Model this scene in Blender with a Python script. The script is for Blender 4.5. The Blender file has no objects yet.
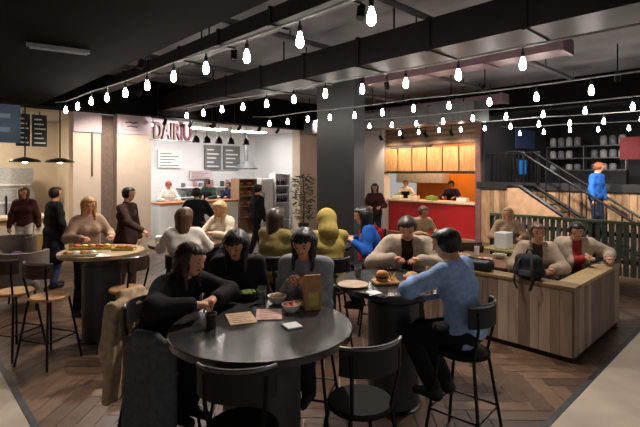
import bpy, math, random
import numpy as np
from mathutils import Vector, Matrix
random.seed(7)
rng = np.random.default_rng(7)
PI = math.pi
scene = bpy.context.scene
COL = scene.collection
# ------------------------------------------------------------------ the place's axes
F, CX, HY, CH = 450.0, 320.0, 172.0, 2.0            # lens in px, centre, horizon, eye height
KX, KY = -0.33, 1.57                                 # corner of the wooden floor
ROT = math.atan2(0.690, 0.724)
BX, BY = math.cos(ROT), math.sin(ROT)                # direction b (away to the right)
AX, AY = -BY, BX                                     # direction a (away to the left)
def W(a, b): return (KX + a*AX + b*BX, KY + a*AY + b*BY)
def b_at(px, a):
    u = (px-CX)/F
    return (u*(KY+AY*a) - KX - AX*a)/(BX - BY*u)
def a_at(px, b):
    u = (px-CX)/F
    return (u*(KY+BY*b) - KX - BX*b)/(AX - AY*u)
def T(px, py, z):                                    # a point at height z seen at a pixel
    Y = F*(CH-z)/(py-HY)
    return ((px-CX)*Y/F, Y)
# ------------------------------------------------------------------ materials
def lin(c):
    return tuple(((v/255.0)/12.92 if v/255.0 <= .04045 else ((v/255.0+.055)/1.055)**2.4) for v in c)
MATS = {}
def mat(name, c, rough=.6, metal=0.0, noise=.18, scale=18.0, emit=0.0, spec=.4, coat=0.0, bump=0.0):
    if name in MATS: return MATS[name]
    m = bpy.data.materials.new(name); m.use_nodes = True
    nt = m.node_tree; p = nt.nodes['Principled BSDF']
    L = lin(c)
    p.inputs['Roughness'].default_value = rough; p.inputs['Metallic'].default_value = metal
    p.inputs['Specular IOR Level'].default_value = spec
    p.inputs['Coat Weight'].default_value = coat
    tc = nt.nodes.new('ShaderNodeTexCoord'); nz = nt.nodes.new('ShaderNodeTexNoise')
    nz.inputs['Scale'].default_value = scale; nz.inputs['Detail'].default_value = 3
    nt.links.new(tc.outputs['Object'], nz.inputs['Vector'])
    rp = nt.nodes.new('ShaderNodeValToRGB')
    rp.color_ramp.elements[0].position = .3; rp.color_ramp.elements[1].position = .7
    rp.color_ramp.elements[0].color = tuple(v*(1-noise) for v in L)+(1,)
    rp.color_ramp.elements[1].color = tuple(min(1, v*(1+noise)) for v in L)+(1,)
    nt.links.new(nz.outputs['Fac'], rp.inputs['Fac'])
    nt.links.new(rp.outputs['Color'], p.inputs['Base Color'])
    if bump:
        bp = nt.nodes.new('ShaderNodeBump'); bp.inputs['Strength'].default_value = bump; bp.inputs['Distance'].default_value = .01
        nt.links.new(nz.outputs['Fac'], bp.inputs['Height']); nt.links.new(bp.outputs['Normal'], p.inputs['Normal'])
    if emit:
        p.inputs['Emission Color'].default_value = L+(1,); p.inputs['Emission Strength'].default_value = emit
    MATS[name] = m
    return m
def boards_mat(name, c1, c2, rough=.55, grain=(3, 3, 60), c3=None, spec=.5):
    """a colour per board (each board is an island of its mesh) with fine grain"""
    if name in MATS: return MATS[name]
    m = bpy.data.materials.new(name); m.use_nodes = True
    nt = m.node_tree; p = nt.nodes['Principled BSDF']; p.inputs['Roughness'].default_value = rough
    p.inputs['Specular IOR Level'].default_value = spec
    g = nt.nodes.new('ShaderNodeNewGeometry'); rp = nt.nodes.new('ShaderNodeValToRGB')
    rp.color_ramp.elements[0].color = lin(c1)+(1,); rp.color_ramp.elements[1].color = lin(c2)+(1,)
    if c3:
        e = rp.color_ramp.elements.new(.5); e.color = lin(c3)+(1,)
    nt.links.new(g.outputs['Random Per Island'], rp.inputs['Fac'])
    tc = nt.nodes.new('ShaderNodeTexCoord'); mp = nt.nodes.new('ShaderNodeMapping'); mp.inputs['Scale'].default_value = grain
    nz = nt.nodes.new('ShaderNodeTexNoise'); nz.inputs['Scale'].default_value = 1.0; nz.inputs['Detail'].default_value = 4
    nt.links.new(tc.outputs['Object'], mp.inputs['Vector']); nt.links.new(mp.outputs['Vector'], nz.inputs['Vector'])
    mx = nt.nodes.new('ShaderNodeMix'); mx.data_type = 'RGBA'; mx.blend_type = 'MULTIPLY'; mx.inputs['Factor'].default_value = .55
    r2 = nt.nodes.new('ShaderNodeValToRGB'); r2.color_ramp.elements[0].position = .35; r2.color_ramp.elements[0].color = (.45, .42, .4, 1)
    r2.color_ramp.elements[1].position = .65
    nt.links.new(nz.outputs['Fac'], r2.inputs['Fac'])
    nt.links.new(rp.outputs['Color'], mx.inputs['A']); nt.links.new(r2.outputs['Color'], mx.inputs['B'])
    nt.links.new(mx.outputs['Result'], p.inputs['Base Color'])
    MATS[name] = m
    return m
def glass_mat(name, c=(235, 240, 240), rough=.05):
    if name in MATS: return MATS[name]
    m = mat(name, c, rough=rough, noise=.02)
    m.node_tree.nodes['Principled BSDF'].inputs['Transmission Weight'].default_value = .92
    m.node_tree.nodes['Principled BSDF'].inputs['IOR'].default_value = 1.2
    return m
STEEL = mat('black steel', (26, 26, 28), .38, .6, .1)
TOPM = mat('black table laminate', (58, 57, 57), .2, 0, .25, 9, spec=.7)
DRUM = mat('dark grey steel drum', (66, 69, 72), .45, .35, .15, 7)
OAK = mat('pale oak seat', (176, 132, 88), .5, 0, .2, 14)
WALNUT = mat('dark walnut', (62, 40, 28), .5, 0, .25, 14)
WHITE = mat('white paint', (225, 225, 224), .5, 0, .04)
SKIN = mat('light skin', (206, 150, 118), .55, 0, .06, 30)
SKIN2 = mat('tan skin', (178, 120, 88), .55, 0, .06, 30)
BLACK = mat('matt black', (22, 22, 23), .6, 0, .1)
KRAFT = mat('kraft paper', (178, 130, 88), .8, 0, .12)
CERAM = mat('white ceramic', (222, 215, 205), .25, 0, .03)
GLASS = glass_mat('clear glass')
EYE = mat('dark eye', (30, 20, 16), .2); BROW = mat('dark brow', (40, 28, 22), .8); LIP = mat('rose lips', (160, 80, 74), .5)
# ------------------------------------------------------------------ mesh helpers
def tag(o, label=None, cat=None, group=None, kind=None):
    if label: o['label'] = label
    if cat: o['category'] = cat
    if group: o['group'] = group
    if kind: o['kind'] = kind
    return o
def empty(name, loc, rz=0.0, label=None, cat=None, group=None):
    o = bpy.data.objects.new(name, None); COL.objects.link(o)
    o.location = loc if len(loc) == 3 else (loc[0], loc[1], 0.0); o.rotation_euler = (0, 0, rz); o.empty_display_size = .1
    return tag(o, label, cat, group)
class MB:
    def __init__(s): s.v = []; s.f = []
    def add(s, vs, fs):
        n = len(s.v); s.v += [tuple(v) for v in vs]; s.f += [tuple(i+n for i in f) for f in fs]; return s
    def box(s, x0, x1, y0, y1, z0, z1, rz=0, piv=None):
        vs = [(x, y, z) for z in (z0, z1) for y in (y0, y1) for x in (x0, x1)]
        if rz:
            px, py = piv or ((x0+x1)/2, (y0+y1)/2); c, q = math.cos(rz), math.sin(rz)
            vs = [(px+(x-px)*c-(y-py)*q, py+(x-px)*q+(y-py)*c, z) for x, y, z in vs]
        return s.add(vs, [(0, 2, 3, 1), (4, 5, 7, 6), (0, 1, 5, 4), (2, 6, 7, 3), (0, 4, 6, 2), (1, 3, 7, 5)])
    def cbox(s, cx, cy, cz, sx, sy, sz, rz=0):
        return s.box(cx-sx/2, cx+sx/2, cy-sy/2, cy+sy/2, cz-sz/2, cz+sz/2, rz)
    def lathe(s, prof, n=24, c=(0, 0, 0)):
        vs, fs = [], []
        for r, z in prof:
            for i in range(n):
                t = 2*PI*i/n; vs.append((c[0]+r*math.cos(t), c[1]+r*math.sin(t), c[2]+z))
        for k in range(len(prof)-1):
            for i in range(n):
                j = (i+1) % n; fs.append((k*n+i, k*n+j, (k+1)*n+j, (k+1)*n+i))
        fs.append(tuple(range(n-1, -1, -1))); fs.append(tuple(range((len(prof)-1)*n, len(prof)*n)))
        return s.add(vs, fs)
    def tube(s, pts, r, n=8, closed=False, flat=1.0):
        P = [Vector(p) for p in pts]; m = len(P); vs, fs = [], []
        rr = r if isinstance(r, (list, tuple)) else [r]*m
        prev = None
        for i in range(m):
            if closed: d = P[(i+1) % m]-P[i-1]
            else: d = P[min(i+1, m-1)]-P[max(i-1, 0)]
            d.normalize()
            if prev is None: u = d.orthogonal().normalized() if abs(d.z) > .95 else Vector((0, 0, 1)).cross(d).normalized()
            else:
                u = (prev-d*prev.dot(d)); u = u.normalized() if u.length > 1e-6 else d.orthogonal().normalized()
            prev = u; w = d.cross(u)
            for k in range(n):
                t = 2*PI*k/n; vs.append(P[i]+rr[i]*(math.cos(t)*u+flat*math.sin(t)*w))
        for i in range(m if closed else m-1):
            j = (i+1) % m
            for k in range(n):
                q = (k+1) % n; fs.append((i*n+k, i*n+q, j*n+q, j*n+k))
        if not closed:
            fs.append(tuple(range(n-1, -1, -1))); fs.append(tuple(range((m-1)*n, m*n)))
        return s.add(vs, fs)
    def arcband(s, r, t0, t1, z0, z1, th, n=16, c=(0, 0), lift=0.0):
        """curved upright band"""
        vs, fs = [], []
        for i in range(n+1):
            t = t0+(t1-t0)*i/n; e = lift*(1-abs(2*i/n-1)**4)
            for rr, z in ((r-th/2, z0), (r+th/2, z0), (r+th/2, z1+e), (r-th/2, z1+e)):
                vs.append((c[0]+rr*math.cos(t), c[1]+rr*math.sin(t), z))
        for i in range(n):
            for k in range(4):
                q = (k+1) % 4; fs.append((i*4+k, (i+1)*4+k, (i+1)*4+q, i*4+q))
        fs.append((0, 1, 2, 3)); fs.append((n*4+3, n*4+2, n*4+1, n*4))
        return s.add(vs, fs)
    def prism(s, poly, y0, y1):
        """polygon in xz pushed along y"""
        n = len(poly)
        vs = [(x, y0, z) for x, z in poly]+[(x, y1, z) for x, z in poly]
        fs = [tuple(range(n)), tuple(range(2*n-1, n-1, -1))]+[(i, i+n, (i+1) % n+n, (i+1) % n) for i in range(n)]
        return s.add(vs, fs)
    def ball(s, c, r, n=10, sz=1.0):
        pr = [(max(1e-4, r*math.sin(PI*k/n)), -r*sz*math.cos(PI*k/n)) for k in range(n+1)]
        return s.lathe(pr, n+4, c)
    def build(s, name, m, parent=None, loc=None, rz=0.0, smooth=True, bevel=0.0, ang=40):
        me = bpy.data.meshes.new(name); me.from_pydata(s.v, [], s.f); me.update()
        fix_normals(me)
        if m: me.materials.append(m)
        o = bpy.data.objects.new(name, me); COL.objects.link(o)
        if smooth:
            me.shade_smooth(); me.set_sharp_from_angle(angle=math.radians(ang))
        if parent: o.parent = parent
        if loc is not None: o.location = loc if len(loc) == 3 else (loc[0], loc[1], 0)
        if rz: o.rotation_euler = (0, 0, rz)
        if bevel:
            b = o.modifiers.new('bevel', 'BEVEL'); b.width = bevel; b.segments = 2; b.limit_method = 'ANGLE'
        return o
def fix_normals(me):
    import bmesh
    bm = bmesh.new(); bm.from_mesh(me); bmesh.ops.recalc_face_normals(bm, faces=bm.faces); bm.to_mesh(me); bm.free()
KIDS = {}
def copy_tree(o, loc=None, rz=None, parent=None, label=None, group=None):
    c = o.copy(); COL.objects.link(c)
    if parent: c.parent = parent
    if loc is not None: c.location = loc if len(loc) == 3 else (loc[0], loc[1], 0)
    if rz is not None: c.rotation_euler = (0, 0, rz)
    if label: c['label'] = label
    if group: c['group'] = group
    for ch in [k for k in bpy.data.objects if k.parent == o]: copy_tree(ch, parent=c)
    return c
def struct(name, mb, m, bevel=0.0, smooth=False):    # setting, in the building's own axes (x=b, y=a)
    o = mb.build(name, m, None, (KX, KY, 0), ROT, smooth=smooth, bevel=bevel)
    return tag(o, kind='structure')
def bbox_(b0, b1, a0, a1, z0, z1): return MB().box(b0, b1, a0, a1, z0, z1)
def bthing(name, a, b, z=0.0, label=None, cat=None, group=None):   # thing at (a,b), local x=b, y=a
    x, y = W(a, b); return empty(name, (x, y, z), ROT, label, cat, group)
# ------------------------------------------------------------------ smooth solid bodies
class Field:
    def __init__(s, lo, hi, h):
        s.h = h; s.lo = np.array(lo, float); n = np.ceil((np.array(hi)-s.lo)/h).astype(int)+1
        s.n = n; s.ax = [s.lo[i]+h*np.arange(n[i]) for i in range(3)]
        s.f = np.full(tuple(n), 1.0)
    def cap(s, a, b, ra, rb=None, k=.04):
        rb = ra if rb is None else rb
        a = np.array(a, float); b = np.array(b, float); R = max(ra, rb)+.07
        i0 = np.maximum(0, np.floor((np.minimum(a, b)-R-s.lo)/s.h)).astype(int)
        i1 = np.minimum(s.n, np.ceil((np.maximum(a, b)+R-s.lo)/s.h)+1).astype(int)
        if (i1 <= i0).any(): return
        sl = tuple(slice(i0[i], i1[i]) for i in range(3))
        X = s.ax[0][sl[0]][:, None, None]-a[0]; Y = s.ax[1][sl[1]][None, :, None]-a[1]; Z = s.ax[2][sl[2]][None, None, :]-a[2]
        d = b-a; L2 = max(1e-9, d.dot(d))
        t = np.clip((X*d[0]+Y*d[1]+Z*d[2])/L2, 0, 1)
        q = np.sqrt((X-t*d[0])**2+(Y-t*d[1])**2+(Z-t*d[2])**2)-(ra+(rb-ra)*t)
        g = s.f[sl]
        hh = np.maximum(k-np.abs(g-q), 0)/k if k > 0 else 0
        s.f[sl] = np.minimum(g, q)-hh*hh*k*.25
    def grid(s): return s.ax[0][:, None, None], s.ax[1][None, :, None], s.ax[2][None, None, :]
    def mesh(s):
        f = s.f; ins = f < 0; nx, ny, nz = f.shape
        c = np.zeros((nx-1, ny-1, nz-1), int)
        for i in (0, 1):
            for j in (0, 1):
                for k in (0, 1): c += ins[i:nx-1+i, j:ny-1+j, k:nz-1+k]
        act = (c > 0) & (c < 8); idx = np.full(act.shape, -1); ijk = np.argwhere(act)
        if len(ijk) == 0: return np.zeros((0, 3)), np.zeros((0, 4), int)
        idx[act] = np.arange(len(ijk))
        acc = np.zeros((len(ijk), 3)); cnt = np.zeros(len(ijk))
        cor = [(i, j, k) for i in (0, 1) for j in (0, 1) for k in (0, 1)]
        val = {o: f[ijk[:, 0]+o[0], ijk[:, 1]+o[1], ijk[:, 2]+o[2]] for o in cor}
        for o in cor:
            for ax in range(3):
                if o[ax] == 0:
                    o2 = list(o); o2[ax] = 1; o2 = tuple(o2)
                    va, vb = val[o], val[o2]; x = (va < 0) != (vb < 0)
                    t = np.where(x, va/np.where(x, va-vb, 1), 0)
                    p = np.array(o, float)[None, :].repeat(len(ijk), 0); p[:, ax] += t
                    acc += p*x[:, None]; cnt += x
        V = (ijk+acc/cnt[:, None])*s.h+s.lo
        Q = []
        for ax in range(3):
            sh = [slice(None)]*3; s0 = list(sh); s1 = list(sh); s0[ax] = slice(0, -1); s1[ax] = slice(1, None)
            A_, B_ = ins[tuple(s0)], ins[tuple(s1)]
            e = np.argwhere(A_ != B_); u, w = (ax+1) % 3, (ax+2) % 3
            ok = (e[:, u] > 0) & (e[:, w] > 0) & (e[:, u] < f.shape[u]-1) & (e[:, w] < f.shape[w]-1)
            e = e[ok]; fl = A_[tuple(e.T)]
            def g(du, dw):
                q = e.copy(); q[:, u] -= du; q[:, w] -= dw; return idx[tuple(q.T)]
            q = np.stack([g(0, 0), g(1, 0), g(1, 1), g(0, 1)], 1)
            q[~fl] = q[~fl][:, ::-1]
            Q.append(q[:, ::1])
        return V, np.concatenate(Q)
def np_obj(name, V, Q, m, parent=None, extra=None):
    vs = [tuple(v) for v in V]; fs = [tuple(int(i) for i in q) for q in Q]
    if extra:
        n = len(vs); vs += [tuple(v) for v in extra.v]; fs += [tuple(i+n for i in f) for f in extra.f]
    me = bpy.data.meshes.new(name); me.from_pydata(vs, [], fs); me.update(); me.shade_smooth()
    me.materials.append(m)
    o = bpy.data.objects.new(name, me); COL.objects.link(o)
    if parent: o.parent = parent
    return o
def ik(S, Tt, l1, l2, pole):
    S = np.array(S, float); Tt = np.array(Tt, float); d = Tt-S; D = np.linalg.norm(d)
    D2 = min(max(D, abs(l1-l2)+.02), l1+l2-.005); d = d/D; Tt = S+d*D2
    x = (l1*l1-l2*l2+D2*D2)/(2*D2); h = math.sqrt(max(0, l1*l1-x*x))
    p = np.array(pole, float); p = p-d*p.dot(d); p /= max(1e-6, np.linalg.norm(p))
    return S+d*x+p*h, Tt
def folds(fd, amp):
    X, Y, Z = fd.grid(); ph = rng.uniform(0, 6, 3)
    fd.f = fd.f+amp*(np.sin(38*Z+14*X+ph[0]+2*np.sin(17*Y))*.6+np.sin(25*Z-31*Y+19*X+ph[1])*.4)-amp*.3
def person(loc, face, label, top, legs, hair, hairstyle='short', pose='stand', seat=.70, lean=.1, hp=0.0, hyaw=0.0, hands=None,
           k=1.0, female=False, skin=None, h=.018, topname='shirt', jacket=None, coat=None, sleeve=.9, facefx=True, feet=None, shoes=None,
           apron=None, cap=None, z0=0.0, twist=0.0, hood=None, group=None, pole=None):
    """one figure: local +y is the way it faces, +x its right hand"""
    skin = skin or SKIN; shoes = shoes or BLACK
    sw = (.152 if female else .175)
    if pose == 'stand': P = np.array([0, 0, .93*k+.014]); spine = .50*k
    else: P = np.array([0, -.015, seat+.153]); spine = .475*k
    u = np.array([math.sin(twist)*.5, math.sin(lean), math.cos(lean)]); u /= np.linalg.norm(u)
    C = P+u*.30*k; N = P+u*spine; S = [P+u*.43*k+np.array([q*sw, 0, 0]) for q in (-1, 1)]
    cy, sy, cp, sp = math.cos(hyaw), math.sin(hyaw), math.cos(hp), math.sin(hp)
    Rz = np.array([[cy, -sy, 0], [sy, cy, 0], [0, 0, 1]]); Rx = np.array([[1, 0, 0], [0, cp, sp], [0, -sp, cp]])
    R = Rz@Rx                                                   # head frame -> local (hp>0 bows forward)
    nd = u*.6+R[:, 2]*.4; HC = N+nd/np.linalg.norm(nd)*.152+R[:, 1]*.02
    Hh = lambda x, y, z: HC+R@np.array([x, y, z])*.93
    if hands is None:
        hands = [(-.27, .06, P[2]-.12), (.27, .1, P[2]-.12)] if pose == 'stand' else [(-.15, .42, 1.13), (.15, .42, 1.13)]
    arms = []
    for q in (0, 1):
        sg = -1 if q == 0 else 1
        E, Wp = ik(S[q], hands[q], .285*k, .25*k, (sg*pole[0], pole[1], pole[2]) if pole else (sg*(.8 if pose == 'stand' else .42), -.7, -.7 if pose == 'stand' else -.12)); arms.append((S[q], E, Wp))
    lg = []
    if feet is None:
        if pose == 'stand': feet = [(-.10, .05, .086), (.10, -.05, .086)]
        elif seat > .6: feet = [(-.062, .22, .37), (.062, .20, .37)]
        else: feet = [(-.11, .38, .086), (.11, .35, .086)]
    for q in (0, 1):
        hip = P+np.array([(-.085, .085)[q], 0, -.02])
        Kn, An = ik(hip, feet[q], .43*k, .42*k, (((-.03, .03)[q]), 1, .25)); lg.append((hip, Kn, An))
    lo = np.array([-.5, -.5, 0.0])-.05; hi = np.array([.5, .85, HC[2]+.2])
    pts = np.array([p for t in arms+lg for p in t]+[HC]); lo = np.minimum(pts.min(0)-.33, [-.35, -.35, 9]); hi = np.maximum(pts.max(0)+.3, [.35, .3, 0]); lo[2] = min(lo[2]+.2, .0)-.05
    def new(): return Field(lo, hi, h)
    # ---- the body, one continuous surface
    B = new()
    def torso(fd, e, hips=True, low=0.0):
        if hips: fd.cap(P+[-.07, 0, low], P+[.07, 0, low], .112+e)
        fd.cap(P+u*.14*k+[-.05, 0, 0], P+u*.14*k+[.05, 0, 0], .1+e, k=.06)
        fd.cap(C+[-.07, 0, 0], C+[.07, 0, 0], .108+e, k=.06)
        if female:
            for q in (-1, 1): fd.cap(C+[q*.07, .06, .0], C+[q*.07, .085, -.01], .055+e*.6, k=.05)
        fd.cap(S[0]*.82+S[1]*.18, S[1]*.82+S[0]*.18, .064+e, k=.06)
        fd.cap(C+u*.1, N, .085+e*.8, .055+e*.8, k=.05)
    torso(B, 0); B.cap(N-u*.03, HC+R@[0, -.015, -.04], .054, .05)
    for s_, e_, w_ in arms:
        B.cap(s_, e_, .052, .041); B.cap(e_, w_, .041, .029)
    for hip, kn, an in lg:
        B.cap(hip, kn, .083, .056); B.cap(kn, an, .055, .038)
        fd = np.array([0, 1, -.12]) if True else 0
        B.cap(an+[0, -.02, -.035], an+[0, .14, -.045], .036, .028)
    def skull(fd, e):
        fd.cap(Hh(0, -.03, .03), Hh(0, .022, .032), .076+e, .073+e, k=.03)
    skull(B, 0)
    B.cap(Hh(0, .03, .0), Hh(0, .045, -.06), .062, .042, k=.03); B.cap(Hh(0, .05, -.07), Hh(0, .062, -.082), .025, .02, k=.025)
    B.cap(Hh(0, .092, .012), Hh(0, .112, -.022), .008, .014, k=.018)
    for q in (-1, 1):
        B.cap(Hh(q*.078, -.01, -.018), Hh(q*.084, -.016, .02), .010, .013, k=.012)
        B.cap(Hh(q*.02, .088, .034), Hh(q*.045, .08, .032), .01, .009, k=.02)
    ex = MB()
    for q in (0, 1):
        s_, e_, w_ = arms[q]; d = (w_-e_)/np.linalg.norm(w_-e_); nrm = np.array([0, 0, -1.0]); nrm = nrm-d*nrm.dot(d)
        nrm = nrm/np.linalg.norm(nrm) if np.linalg.norm(nrm) > .2 else np.array([0, 1.0, 0])
        side = np.cross(d, nrm)
        for j in (-1, 0, 1): B.cap(w_+d*.01+side*j*.008, w_+d*.075+side*j*.026, .017, .015, k=.02)
        inn = 1 if np.dot(side, [1, 0, 0])*(1 if q == 0 else -1) > 0 else -1       # thumb side points to the body's middle
        for i, L in enumerate((.078, .086, .08, .062)):
            b0 = w_+d*.07+side*inn*(.029-.0195*i); cur = .35+.1*i
            pp = [b0-d*.02]; ang = .1
            for sgm in (.46, .32, .24):
                ang += cur*.8; pp.append(pp[-1]+(d*math.cos(ang)+nrm*math.sin(ang))*L*sgm*1.1)
            ex.tube(pp, [.0095, .009, .008, .006], 6)
        b0 = w_+d*.025+side*inn*.022
        ex.tube([b0, b0+side*inn*.03+d*.025+nrm*.008, b0+side*inn*.04+d*.055+nrm*.02], [.012, .0105, .008], 6)
    V, Q = B.mesh(); body = np_obj('person', V, Q, skin, None, ex)
    body.location = (loc[0], loc[1], z0); body.rotation_euler = (0, 0, math.radians(face)-PI/2)
    tag(body, label, 'person', group)
    # ---- clothes
    E_ = .013
    D = new(); torso(D, E_, low=-.01)
    for s_, e_, w_ in arms:
        if sleeve > .55: D.cap(s_, e_, .058+E_, .047+E_); D.cap(e_, e_+(w_-e_)*sleeve, .046+E_, .037+E_)
        else: D.cap(s_, s_+(e_-s_)*.75, .058+E_, .052+E_)
    if hood: D.cap(N-u*.01, N+u*.05, .085, .08)
    X, Y, Z = D.grid(); nb = (X-N[0])*u[0]+(Y-N[1])*u[1]+(Z-N[2])*u[2]
    if not hood: D.f = np.maximum(D.f, -np.maximum(.028-nb, np.sqrt((X-N[0])**2+(Y-N[1])**2+(Z-N[2])**2)-.15))
    if coat:
        D.cap(P+[-.06, 0, 0], P+[-.08, 0, -coat], .12, .15, k=.05); D.cap(P+[.06, 0, 0], P+[.08, 0, -coat], .12, .15, k=.05)
    folds(D, .0045)
    V, Q = D.mesh(); np_obj(topname, V, Q, top, body)
    if topname in ('shirt', 'blouse') or jacket:
        rad = .066 if not jacket else .078; a1 = np.array([1.0, 0, 0]); a2 = np.cross(u, a1)
        ring = [N-u*.012+(a1*math.cos(t_)+a2*math.sin(t_)*.95)*rad-u*.02*max(0, math.sin(t_)) for t_ in [PI/2+.25+(2*PI-.5)*i/16 for i in range(17)]]
        MB().tube(ring, [.008]+[.014]*15+[.008], 8).build('collar', jacket or top, body, ang=80)
    if jacket:
        J = new(); torso(J, E_+.014, low=-.06 if pose == 'stand' else -.0)
        for s_, e_, w_ in arms: J.cap(s_, e_, .073+E_, .063+E_); J.cap(e_, e_+(w_-e_)*.95, .062+E_, .052+E_)
        X, Y, Z = J.grid(); fr = np.maximum(np.abs(X-C[0])-.055, (C[1]-.02)-Y+(Z-C[2])*u[1])
        J.f = np.maximum(J.f, -fr); J.f = np.maximum(J.f, -np.maximum(.035-((X-N[0])*u[0]+(Y-N[1])*u[1]+(Z-N[2])*u[2]), np.sqrt((X-N[0])**2+(Y-N[1])**2+(Z-N[2])**2)-.15))
        folds(J, .0035)
        V, Q = J.mesh(); np_obj('jacket', V, Q, jacket, body)
    G = new(); G.cap(P+[-.07, 0, -.01], P+[.07, 0, -.01], .112+.011)
    for hip, kn, an in lg: G.cap(hip, kn, .083+.011, .06+.011); G.cap(kn, kn+(an-kn)*.93, .06+.011, .05+.011)
    folds(G, .003)
    V, Q = G.mesh(); np_obj('trousers', V, Q, legs, body)
    for hip, kn, an in lg:
        lo2, hi2 = an-[.12, .16, .14], an+[.12, .28, .12]
        s2 = Field(lo2, hi2, min(h, .015)); s2.cap(an, an+[0, -.01, -.03], .05, .048); s2.cap(an+[0, -.03, -.038], an+[0, .15, -.048], .042, .034)
        X, Y, Z = s2.grid(); s2.f = np.maximum(s2.f, (an[2]-.078)-Z+0*X+0*Y)
        V, Q = s2.mesh(); np_obj('shoe', V, Q, shoes, body)
    if apron:
        A_ = new(); torso(A_, E_+.016); A_.cap(P, P+[0, 0, -.42], .14, .15)
        X, Y, Z = A_.grid(); A_.f = np.maximum(np.maximum(A_.f, .05-Y+0*X+0*Z), np.abs(X)-.15); A_.f = np.maximum(A_.f, Z-C[2]-.06)
        V, Q = A_.mesh(); np_obj('apron', V, Q, apron, body)
    # ---- hair
    if hood:
        Hd = Field(HC-.4, HC+.3, min(h, .016)); Hd.cap(Hh(0, -.04, .02), Hh(0, .03, .03), .115, .105); Hd.cap(N+[0, -.05, .02], Hh(0, -.05, -.03), .12, .1)
        X, Y, Z = Hd.grid(); yy = (X-HC[0])*R[0, 1]+(Y-HC[1])*R[1, 1]+(Z-HC[2])*R[2, 1]; zz = (X-HC[0])*R[0, 2]+(Y-HC[1])*R[1, 2]+(Z-HC[2])*R[2, 2]
        Hd.f = np.maximum(Hd.f, yy-.075)
        V, Q = Hd.mesh(); np_obj('hood', V, Q, hood, body)
    Hr = Field(HC-[.2, .26, .42], HC+[.2, .22, .18], min(h, .0105))
    skull(Hr, .011); Hr.cap(Hh(0, -.03, .0), Hh(0, -.035, -.03), .078, .068)
    for q in (-1, 1): Hr.cap(Hh(q*.047, .02, .05), Hh(q*.054, -.02, .0), .034, .03)
    X, Y, Z = Hr.grid(); rel = [X-HC[0], Y-HC[1], Z-HC[2]]
    hx, hy, hz = [rel[0]*R[0, i]+rel[1]*R[1, i]+rel[2]*R[2, i] for i in range(3)]
    fringe = .064 if hairstyle != 'fringe' else .05
    cut = np.maximum(np.maximum(.042-hy, hz-fringe), -np.ones_like(hz))
    Hr.f = np.maximum(Hr.f, -cut); Hr.f = np.maximum(Hr.f, -.075-hz) if hairstyle in ('short', 'bun') else Hr.f
    if hairstyle in ('long', 'fringe'):
        dn = np.array([0, -.02, -1.0])
        for x_, y_, L, r_ in ((0, -.075, .27, .06), (-.05, -.055, .25, .048), (.05, -.055, .25, .048), (-.076, -.012, .2, .026), (.076, -.012, .2, .026)):
            a_ = Hh(x_, y_, .0); Hr.cap(a_, a_+dn*L-u*0+np.array([0, -.02 if y_ < -.02 else .03, 0]), r_, r_*.7, k=.035)
        X, Y, Z = Hr.grid()
        cut2 = np.maximum(np.maximum(.06-hy, hz-fringe), np.abs(hx)-.064); Hr.f = np.maximum(Hr.f, -cut2)
    X, Y, Z = Hr.grid()
    Hr.f = Hr.f+.0032*np.sin(17*np.arctan2(hx, hy+.02)+9*np.sin(hz*14))
    if hairstyle == 'bun': Hr.cap(Hh(0, -.09, .09), Hh(0, -.1, .095), .042, .04, k=.015)
    if hairstyle == 'tail': Hr.cap(Hh(0, -.11, .03), Hh(0, -.15, -.16), .035, .02, k=.02)
    V, Q = Hr.mesh(); np_obj('hair', V, Q, hair, body)
    if cap:
        K_ = Field(HC-.2, HC+.25, .012); skull(K_, .022); X, Y, Z = K_.grid(); K_.f = np.maximum(K_.f, .055-(hz_(X, Y, Z, HC, R)))
        K_.cap(Hh(0, .08, .06), Hh(0, .14, .055), .035, .03, k=.01); X, Y, Z = K_.grid(); K_.f = np.maximum(K_.f, np.where(hz_(X, Y, Z, HC, R) < .05, .02, -1))
        V, Q = K_.mesh(); np_obj('cap', V, Q, cap, body)
    if facefx:
        for q in (-1, 1):
            np_small(MB().ball(Hh(q*.031, .089, .012), .0115, 8), 'eye', EYE, body)
            np_small(MB().tube([Hh(q*.016, .099, .034), Hh(q*.034, .098, .039), Hh(q*.05, .086, .033)], .0045, 6), 'eyebrow', BROW, body)
        np_small(MB().tube([Hh(-.024, .088, -.05), Hh(-.01, .0965, -.047), Hh(.01, .0965, -.047), Hh(.024, .088, -.05)], [.003, .0065, .0065, .003], 6), 'mouth', LIP, body)
    return body
def hz_(X, Y, Z, HC, R): return (X-HC[0])*R[0, 2]+(Y-HC[1])*R[1, 2]+(Z-HC[2])*R[2, 2]
def np_small(mb, name, m, parent): return mb.build(name, m, parent, ang=80)
def cloth(name, c, n=.15, rough=.85): return mat(name, c, rough, 0, n, 26, bump=.15, spec=.2)
#==SETTING==
# ------------------------------------------------------------------ floor
CONC = mat('pale screed', (166, 152, 136), .55, 0, .12, 3)
fl = MB().box(-9, 22, -6, 0, -.1, 0).box(-9, 0, 0, 16, -.1, 0).box(0, 22, 0, 17, -.1, -.012).box(0, 22, 10.1, 17, -.1, 0.0).box(11.37, 22, 0, 10.1, -.1, 0.0)
struct('floor', fl, CONC)
FLOORW = boards_mat('brown herringbone boards', (72, 55, 45), (118, 90, 71), .42, (7, 7, 7), (93, 70, 56), spec=.4)
def clip(p, x0, x1, y0, y1):
    for ax, lim, sg in ((0, x0, 1), (0, x1, -1), (1, y0, 1), (1, y1, -1)):
        out = []
        for i in range(len(p)):
            a, b = p[i-1], p[i]; da, db = sg*(a[ax]-lim), sg*(b[ax]-lim)
            if (da >= 0) != (db >= 0):
                t = da/(da-db); out.append((a[0]+t*(b[0]-a[0]), a[1]+t*(b[1]-a[1])))
            if db >= 0: out.append(b)
        p = out
        if not p: break
    return p
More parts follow.
